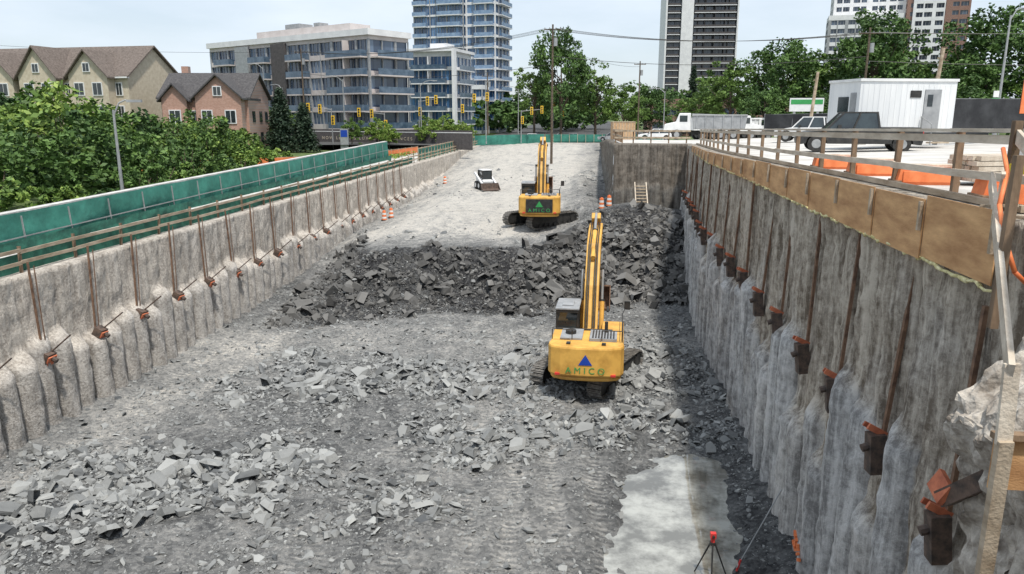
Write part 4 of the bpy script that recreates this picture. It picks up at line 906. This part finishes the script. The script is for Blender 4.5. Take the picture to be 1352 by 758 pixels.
gable(mb, 0, 11.2, 0, 9, 0, 6.9, 9.9, 0, 1, 'x'); gable(mb, 5.0, 10.8, -1.6, 5, 0, 6.9, 9.5, 0, 1, 'y'); gable(mb, .4, 3.6, -.8, 4, 0, 6.7, 8.4, 0, 1, 'y')
for z in (1.6, 4.4):
    for x in (6.4, 9.4): win(mb, x, -1.65, z, 1.2, 1.5, 2, 3)
    win(mb, 2.0, -.85, z, 1.3, 1.5, 2, 3); win(mb, 4.3, -.05, z, .8, 1.4, 2, 3)
win(mb, 7.9, -1.65, 7.6, .9, 1.0, 2, 3)
for y in (2, 5, 7.5):
    for z in (1.6, 4.4): mb.bb(11.205, 11.26, y-.6, y+.6, z-.7, z+.7, 3)
mb.bb(1, 1.9, 5, 5.9, 8, 11, 0); mb.obj('walls_roof_windows', [m_brick, m_shingled, m_white, m_glassd], g)
g = empty('low_commercial_building', (14, 195, 6), 0); block(g, 'floors', 0, 34, 0, 14, 0, 2, 3.4, 4, m_glD, m_brickd, m_brickd, .5, 1.5)

# ------------------------------------------------------------------ vegetation
def leaves(name, cen, size, shade, mat, parent, seed):
    r = np.random.default_rng(seed); N = len(cen); u = r.normal(size=(N, 3)); u[:, 2] *= .6; u /= np.linalg.norm(u, axis=1)[:, None]
    w = r.normal(size=(N, 3)); v = np.cross(u, w); v /= np.linalg.norm(v, axis=1)[:, None]+1e-6
    s = size[:, None]
    V = np.stack([cen-u*s, cen+v*s*.55, cen+u*s, cen-v*s*.55], 1).reshape(-1, 3)
    return npmesh(name, V, np.arange(4*N), np.full(N, 4), [mat], parent, {'shade': np.repeat(shade, 4)})
def crown_pts(r, R, Hc, nc, per, cr=.24):
    th = r.uniform(0, 6.283, nc); ph = np.arccos(r.uniform(-.75, 1, nc)); rr = r.uniform(.35, 1, nc)**.45
    lob = 1+.28*np.sin(th*3+r.uniform(0, 6))*np.sin(ph*2+r.uniform(0, 6))+r.normal(0, .08, nc)
    c = np.stack([R*rr*lob*np.sin(ph)*np.cos(th), R*rr*lob*np.sin(ph)*np.sin(th), Hc*rr*lob*np.cos(ph)], -1)
    cs = R*cr*r.uniform(.5, 1.2, nc); d = r.normal(size=(nc, per, 3)); d /= np.linalg.norm(d, axis=2)[..., None]; d *= (r.uniform(.1, 1, (nc, per, 1))**.5)
    pts = c[:, None]+d*cs[:, None, None]*np.array([1, 1, .7]); sh = np.clip(np.repeat(r.normal(.5, .22, nc), per)+r.normal(0, .12, nc*per), 0, 1)
    return c, pts.reshape(-1, 3), sh
PROT = {}
def tree(name, kind, loc, sc=1, rz=0, sz=None):
    specs = {'a': (1, 4.2, 11, 2.0, 100, 80, m_leafA, .23), 'b': (2, 5.0, 12, 2.2, 115, 80, m_leafB, .25), 'c': (3, 3.6, 12, 2.5, 60, 60, m_leafA, .22), 'd': (4, 2.2, 5, 1.0, 55, 60, m_leafC, .18), 'e': (5, 5.0, 11, 1.0, 115, 80, m_leafB, .25)}
    if kind not in PROT:
        seed, R, h, trunk, nc, per, mat, ls = specs[kind]; r = np.random.default_rng(seed); Hc = (h-trunk)/2; zc = trunk+Hc
        c, p, sh = crown_pts(r, R, Hc, nc, per); p[:, 2] += zc; c[:, 2] += zc
        mb = MB(); mb.cyl((0, 0, -.3), (.1, 0, h*.35), h*.022, h*.016, 9); mb.cyl((.1, 0, h*.35), (-.1, .1, h*.8), h*.016, h*.006, 8)
        for i in range(0, nc, max(1, nc//16)): mb.cyl((0, 0, r.uniform(.25, .6)*h), Vector(c[i]), h*.008, h*.002, 6)
        t = mb.obj('trunk', [m_bark]); l = leaves('crown', p, r.uniform(.7, 1.2, len(p))*ls, sh, mat, None, seed); PROT[kind] = (t.data, l.data); bpy.data.objects.remove(t); bpy.data.objects.remove(l)
    g = empty(name, loc, rz); g.scale = (sc, sc, sz or sc)
    for n_, d in zip(('trunk', 'crown'), PROT[kind]):
        o = bpy.data.objects.new(n_, d); C.objects.link(o); o.parent = g
TR = [(-6.0, 156, 'b', 1.15, 1.72), (-11.5, 158, 'c', 1.1, 1.3), (1.0, 160, 'c', 1.2, 1.25), (6.5, 154, 'a', 1.0, .95), (12, 160, 'b', .9, .85),
      (19.5, 112, 'a', 1.0, .95), (25.5, 108, 'b', 1.0, 1.05), (31, 112, 'a', 1.1, 1.05), (36, 106, 'b', 1.1, 1.3), (41.5, 112, 'a', 1.15, 1.15), (46, 104, 'e', .9, .95), (51.5, 108, 'b', 1.2, 1.35), (56, 100, 'a', 1.1, 1.0), (62, 104, 'b', 1.1, 1.0), (68, 100, 'a', 1.1, 1.0),
      (28, 92, 'e', .7, .5), (40, 88, 'e', .7, .5), (50, 86, 'a', .8, .6), (34, 98, 'a', .8, .65), (22, 102, 'e', .7, .6), (76, 96, 'b', 1.2, 1.1), (16, 118, 'a', .8, .7)]
for i, (x, y, k, s, s2) in enumerate(TR): tree('deciduous_tree', k, (x, y, gz(x, y)-.1), s, i*1.3, s2)
for x, y, k, s in ((-50, 116, 'a', .55), (-43, 107, 'a', .5), (-33, 118, 'd', .9), (-24, 125, 'd', 1.0), (-27, 127, 'd', .95), (-21, 127, 'd', .8), (-36, 114, 'a', .4), (-30, 113, 'd', .7), (-25, 118, 'd', .75)): tree('street_tree', k, (x, y, 6.1), s, x)
def spruce(loc, h, R, seed):
    r = np.random.default_rng(seed); g = empty('spruce_tree', loc); mb = MB(); mb.cyl((0, 0, -.2), (0, 0, h), h*.02, .02, 8); pts = []; sh = []
    for k in range(26):
        z = h*(.08+.9*k/26); Rk = R*(1-(k/26))**.85+.15
        for j in range(11):
            a = r.uniform(0, 6.28); L = Rk*r.uniform(.7, 1.1); tip = Vector((L*math.cos(a), L*math.sin(a), z-.25*L)); mb.cyl((0, 0, z), tip, .025, .008, 5, caps=False)
            t = r.uniform(.15, 1, 34)[:, None]; q = np.array([[0, 0, z]])*(1-t)+np.array([tip])*t+r.normal(0, .16, (34, 3)); pts.append(q); sh.append(np.full(34, np.clip(r.normal(.5, .2), 0, 1)))
    mb.obj('trunk', [m_bark], g); p = np.concatenate(pts); leaves('needles', p, np.full(len(p), .2), np.concatenate(sh), m_leafD, g, seed)
spruce((-42.5, 103, 6.3), 8.6, 2.6, 1); spruce((-40, 105, 6.3), 6.5, 2.0, 2); spruce((24, 190, 6), 17, 3.2, 3); spruce((45, 150, 6), 15, 3, 4)
g = empty('shrub_thicket'); P_ = []; S_ = []; Z_ = []; r = np.random.default_rng(99); sp = []
for y in np.arange(30, 92, 3.2):
    x1 = -.80*y-6; x0 = -27.5 if y < 55 else -27.5-(y-55)*.30
    for x in np.arange(x0, x1, -4.0):
        hh = np.interp(y, [30, 45, 60, 75, 90], [3.8, 6.0, 6.4, 5.2, 3.6])*r.uniform(.5, 1.2)*np.interp(x0-x, [0, 4, 12], [.45, .8, 1])
        sp.append((x+r.uniform(-1.4, 1.4), y+r.uniform(-1.4, 1.4), hh))
for (x, y, hh) in sp:
    c, p, sh = crown_pts(r, hh*.52, hh*.55, 32, 52, .30); p += np.array([x, y, 5.9+hh*.45]); off = r.normal(0, .22); P_.append(p); S_.append(np.clip(sh+off, 0, 1)); Z_.append(np.full(len(p), .10+.015*hh*r.uniform(.6, 1.6)))
P_ = np.concatenate(P_); S_ = np.concatenate(S_); Z_ = np.concatenate(Z_)*r.uniform(.7, 1.3, len(P_))
pick = fbm(P_[:, 0]*.12, P_[:, 1]*.12, 4)+r.normal(0, .12, len(P_)); k = P_[:, 2] > 5.8
for nm, kk_, mt in (('foliage', k & (pick < .12) & (pick > -.15), m_leafA), ('foliage_bright', k & (pick >= .12), m_leafC), ('foliage_deep', k & (pick <= -.15), m_leafB)):
    leaves(nm, P_[kk_], Z_[kk_], S_[kk_], mt, g, 5)
mb = MB()
for (x, y, hh) in sp[::2]:
    for j in range(3): mb.cyl((x, y, 5.7), (x+random.uniform(-1, 1), y+random.uniform(-1, 1), 6+hh*.8), .07, .02, 5)
mb.obj('stems', [m_bark], g)
pts = np.stack([r.uniform(-29, -24.6, 9000), r.uniform(16, 110, 9000), np.zeros(9000)], -1); pts[:, 2] = 5.8+r.uniform(0, .5, 9000)
leaves('verge_grass', pts, np.full(9000, .16), r.uniform(0, 1, 9000), m_leafC, None, 8)
P_ = []; S_ = []
for i in range(95):
    x = r.uniform(-70, 190); y = r.uniform(200, 300); hh = r.uniform(8, 15); c, p, sh = crown_pts(r, hh*.55, hh*.5, 28, 24, .32); p += np.array([x, y, 6+hh*.5]); P_.append(p); S_.append(np.clip(sh*.9, 0, 1))
P_ = np.concatenate(P_); S_ = np.concatenate(S_); leaves('distant_trees', P_, np.full(len(P_), .8), S_, m_leafB, None, 77)

# ------------------------------------------------------------------ light, sky, camera
el = math.radians(65); az = math.radians(152)
sd = Vector((math.sin(az)*math.cos(el), math.cos(az)*math.cos(el), math.sin(el)))
s = bpy.data.lights.new('sun', 'SUN'); s.energy = 4.0; s.angle = math.radians(3.0); s.color = (1, .95, .87)
so = bpy.data.objects.new('sun', s); C.objects.link(so); so.rotation_euler = sd.to_track_quat('Z', 'Y').to_euler(); so.location = (0, 0, 60)
w = bpy.data.worlds.new('World'); bpy.context.scene.world = w; w.use_nodes = True; N = w.node_tree.nodes; L = w.node_tree.links
bg = N['Background']; bg.inputs[1].default_value = .125
sky = N.new('ShaderNodeTexSky'); sky.sky_type = 'NISHITA'; sky.sun_disc = False; sky.sun_elevation = el; sky.sun_rotation = az; sky.dust_density = 1.0
tc = N.new('ShaderNodeTexCoord'); mp = N.new('ShaderNodeMapping'); mp.inputs['Scale'].default_value = (1, 1, 3.5); L.new(tc.outputs['Generated'], mp.inputs[0])
nz = N.new('ShaderNodeTexNoise'); nz.inputs['Scale'].default_value = 2.2; nz.inputs['Detail'].default_value = 7; nz.inputs['Roughness'].default_value = .55; L.new(mp.outputs[0], nz.inputs['Vector'])
cr = N.new('ShaderNodeValToRGB'); cr.color_ramp.elements[0].position = .40; cr.color_ramp.elements[1].position = .62; cr.color_ramp.elements[0].color = (.58, .58, .58, 1); cr.color_ramp.elements[1].color = (.95, .95, .95, 1)
L.new(nz.outputs['Fac'], cr.inputs[0]); mx = N.new('ShaderNodeMix'); mx.data_type = 'RGBA'; L.new(cr.outputs[0], mx.inputs[0]); L.new(sky.outputs[0], mx.inputs[6]); mx.inputs[7].default_value = (7.0, 7.8, 8.7, 1)
L.new(mx.outputs[2], bg.inputs[0])
cam = bpy.data.cameras.new('camera'); cam.sensor_width = 36; cam.lens = 26.63; cam.clip_start = .1; cam.clip_end = 6000
co = bpy.data.objects.new('camera', cam); C.objects.link(co); co.location = (0, 0, H); co.rotation_euler = (math.radians(77.1), 0, math.radians(5.8))
sc = bpy.context.scene; sc.camera = co
sc.view_settings.view_transform = 'Standard'; sc.view_settings.look = 'None'; sc.view_settings.exposure = 0
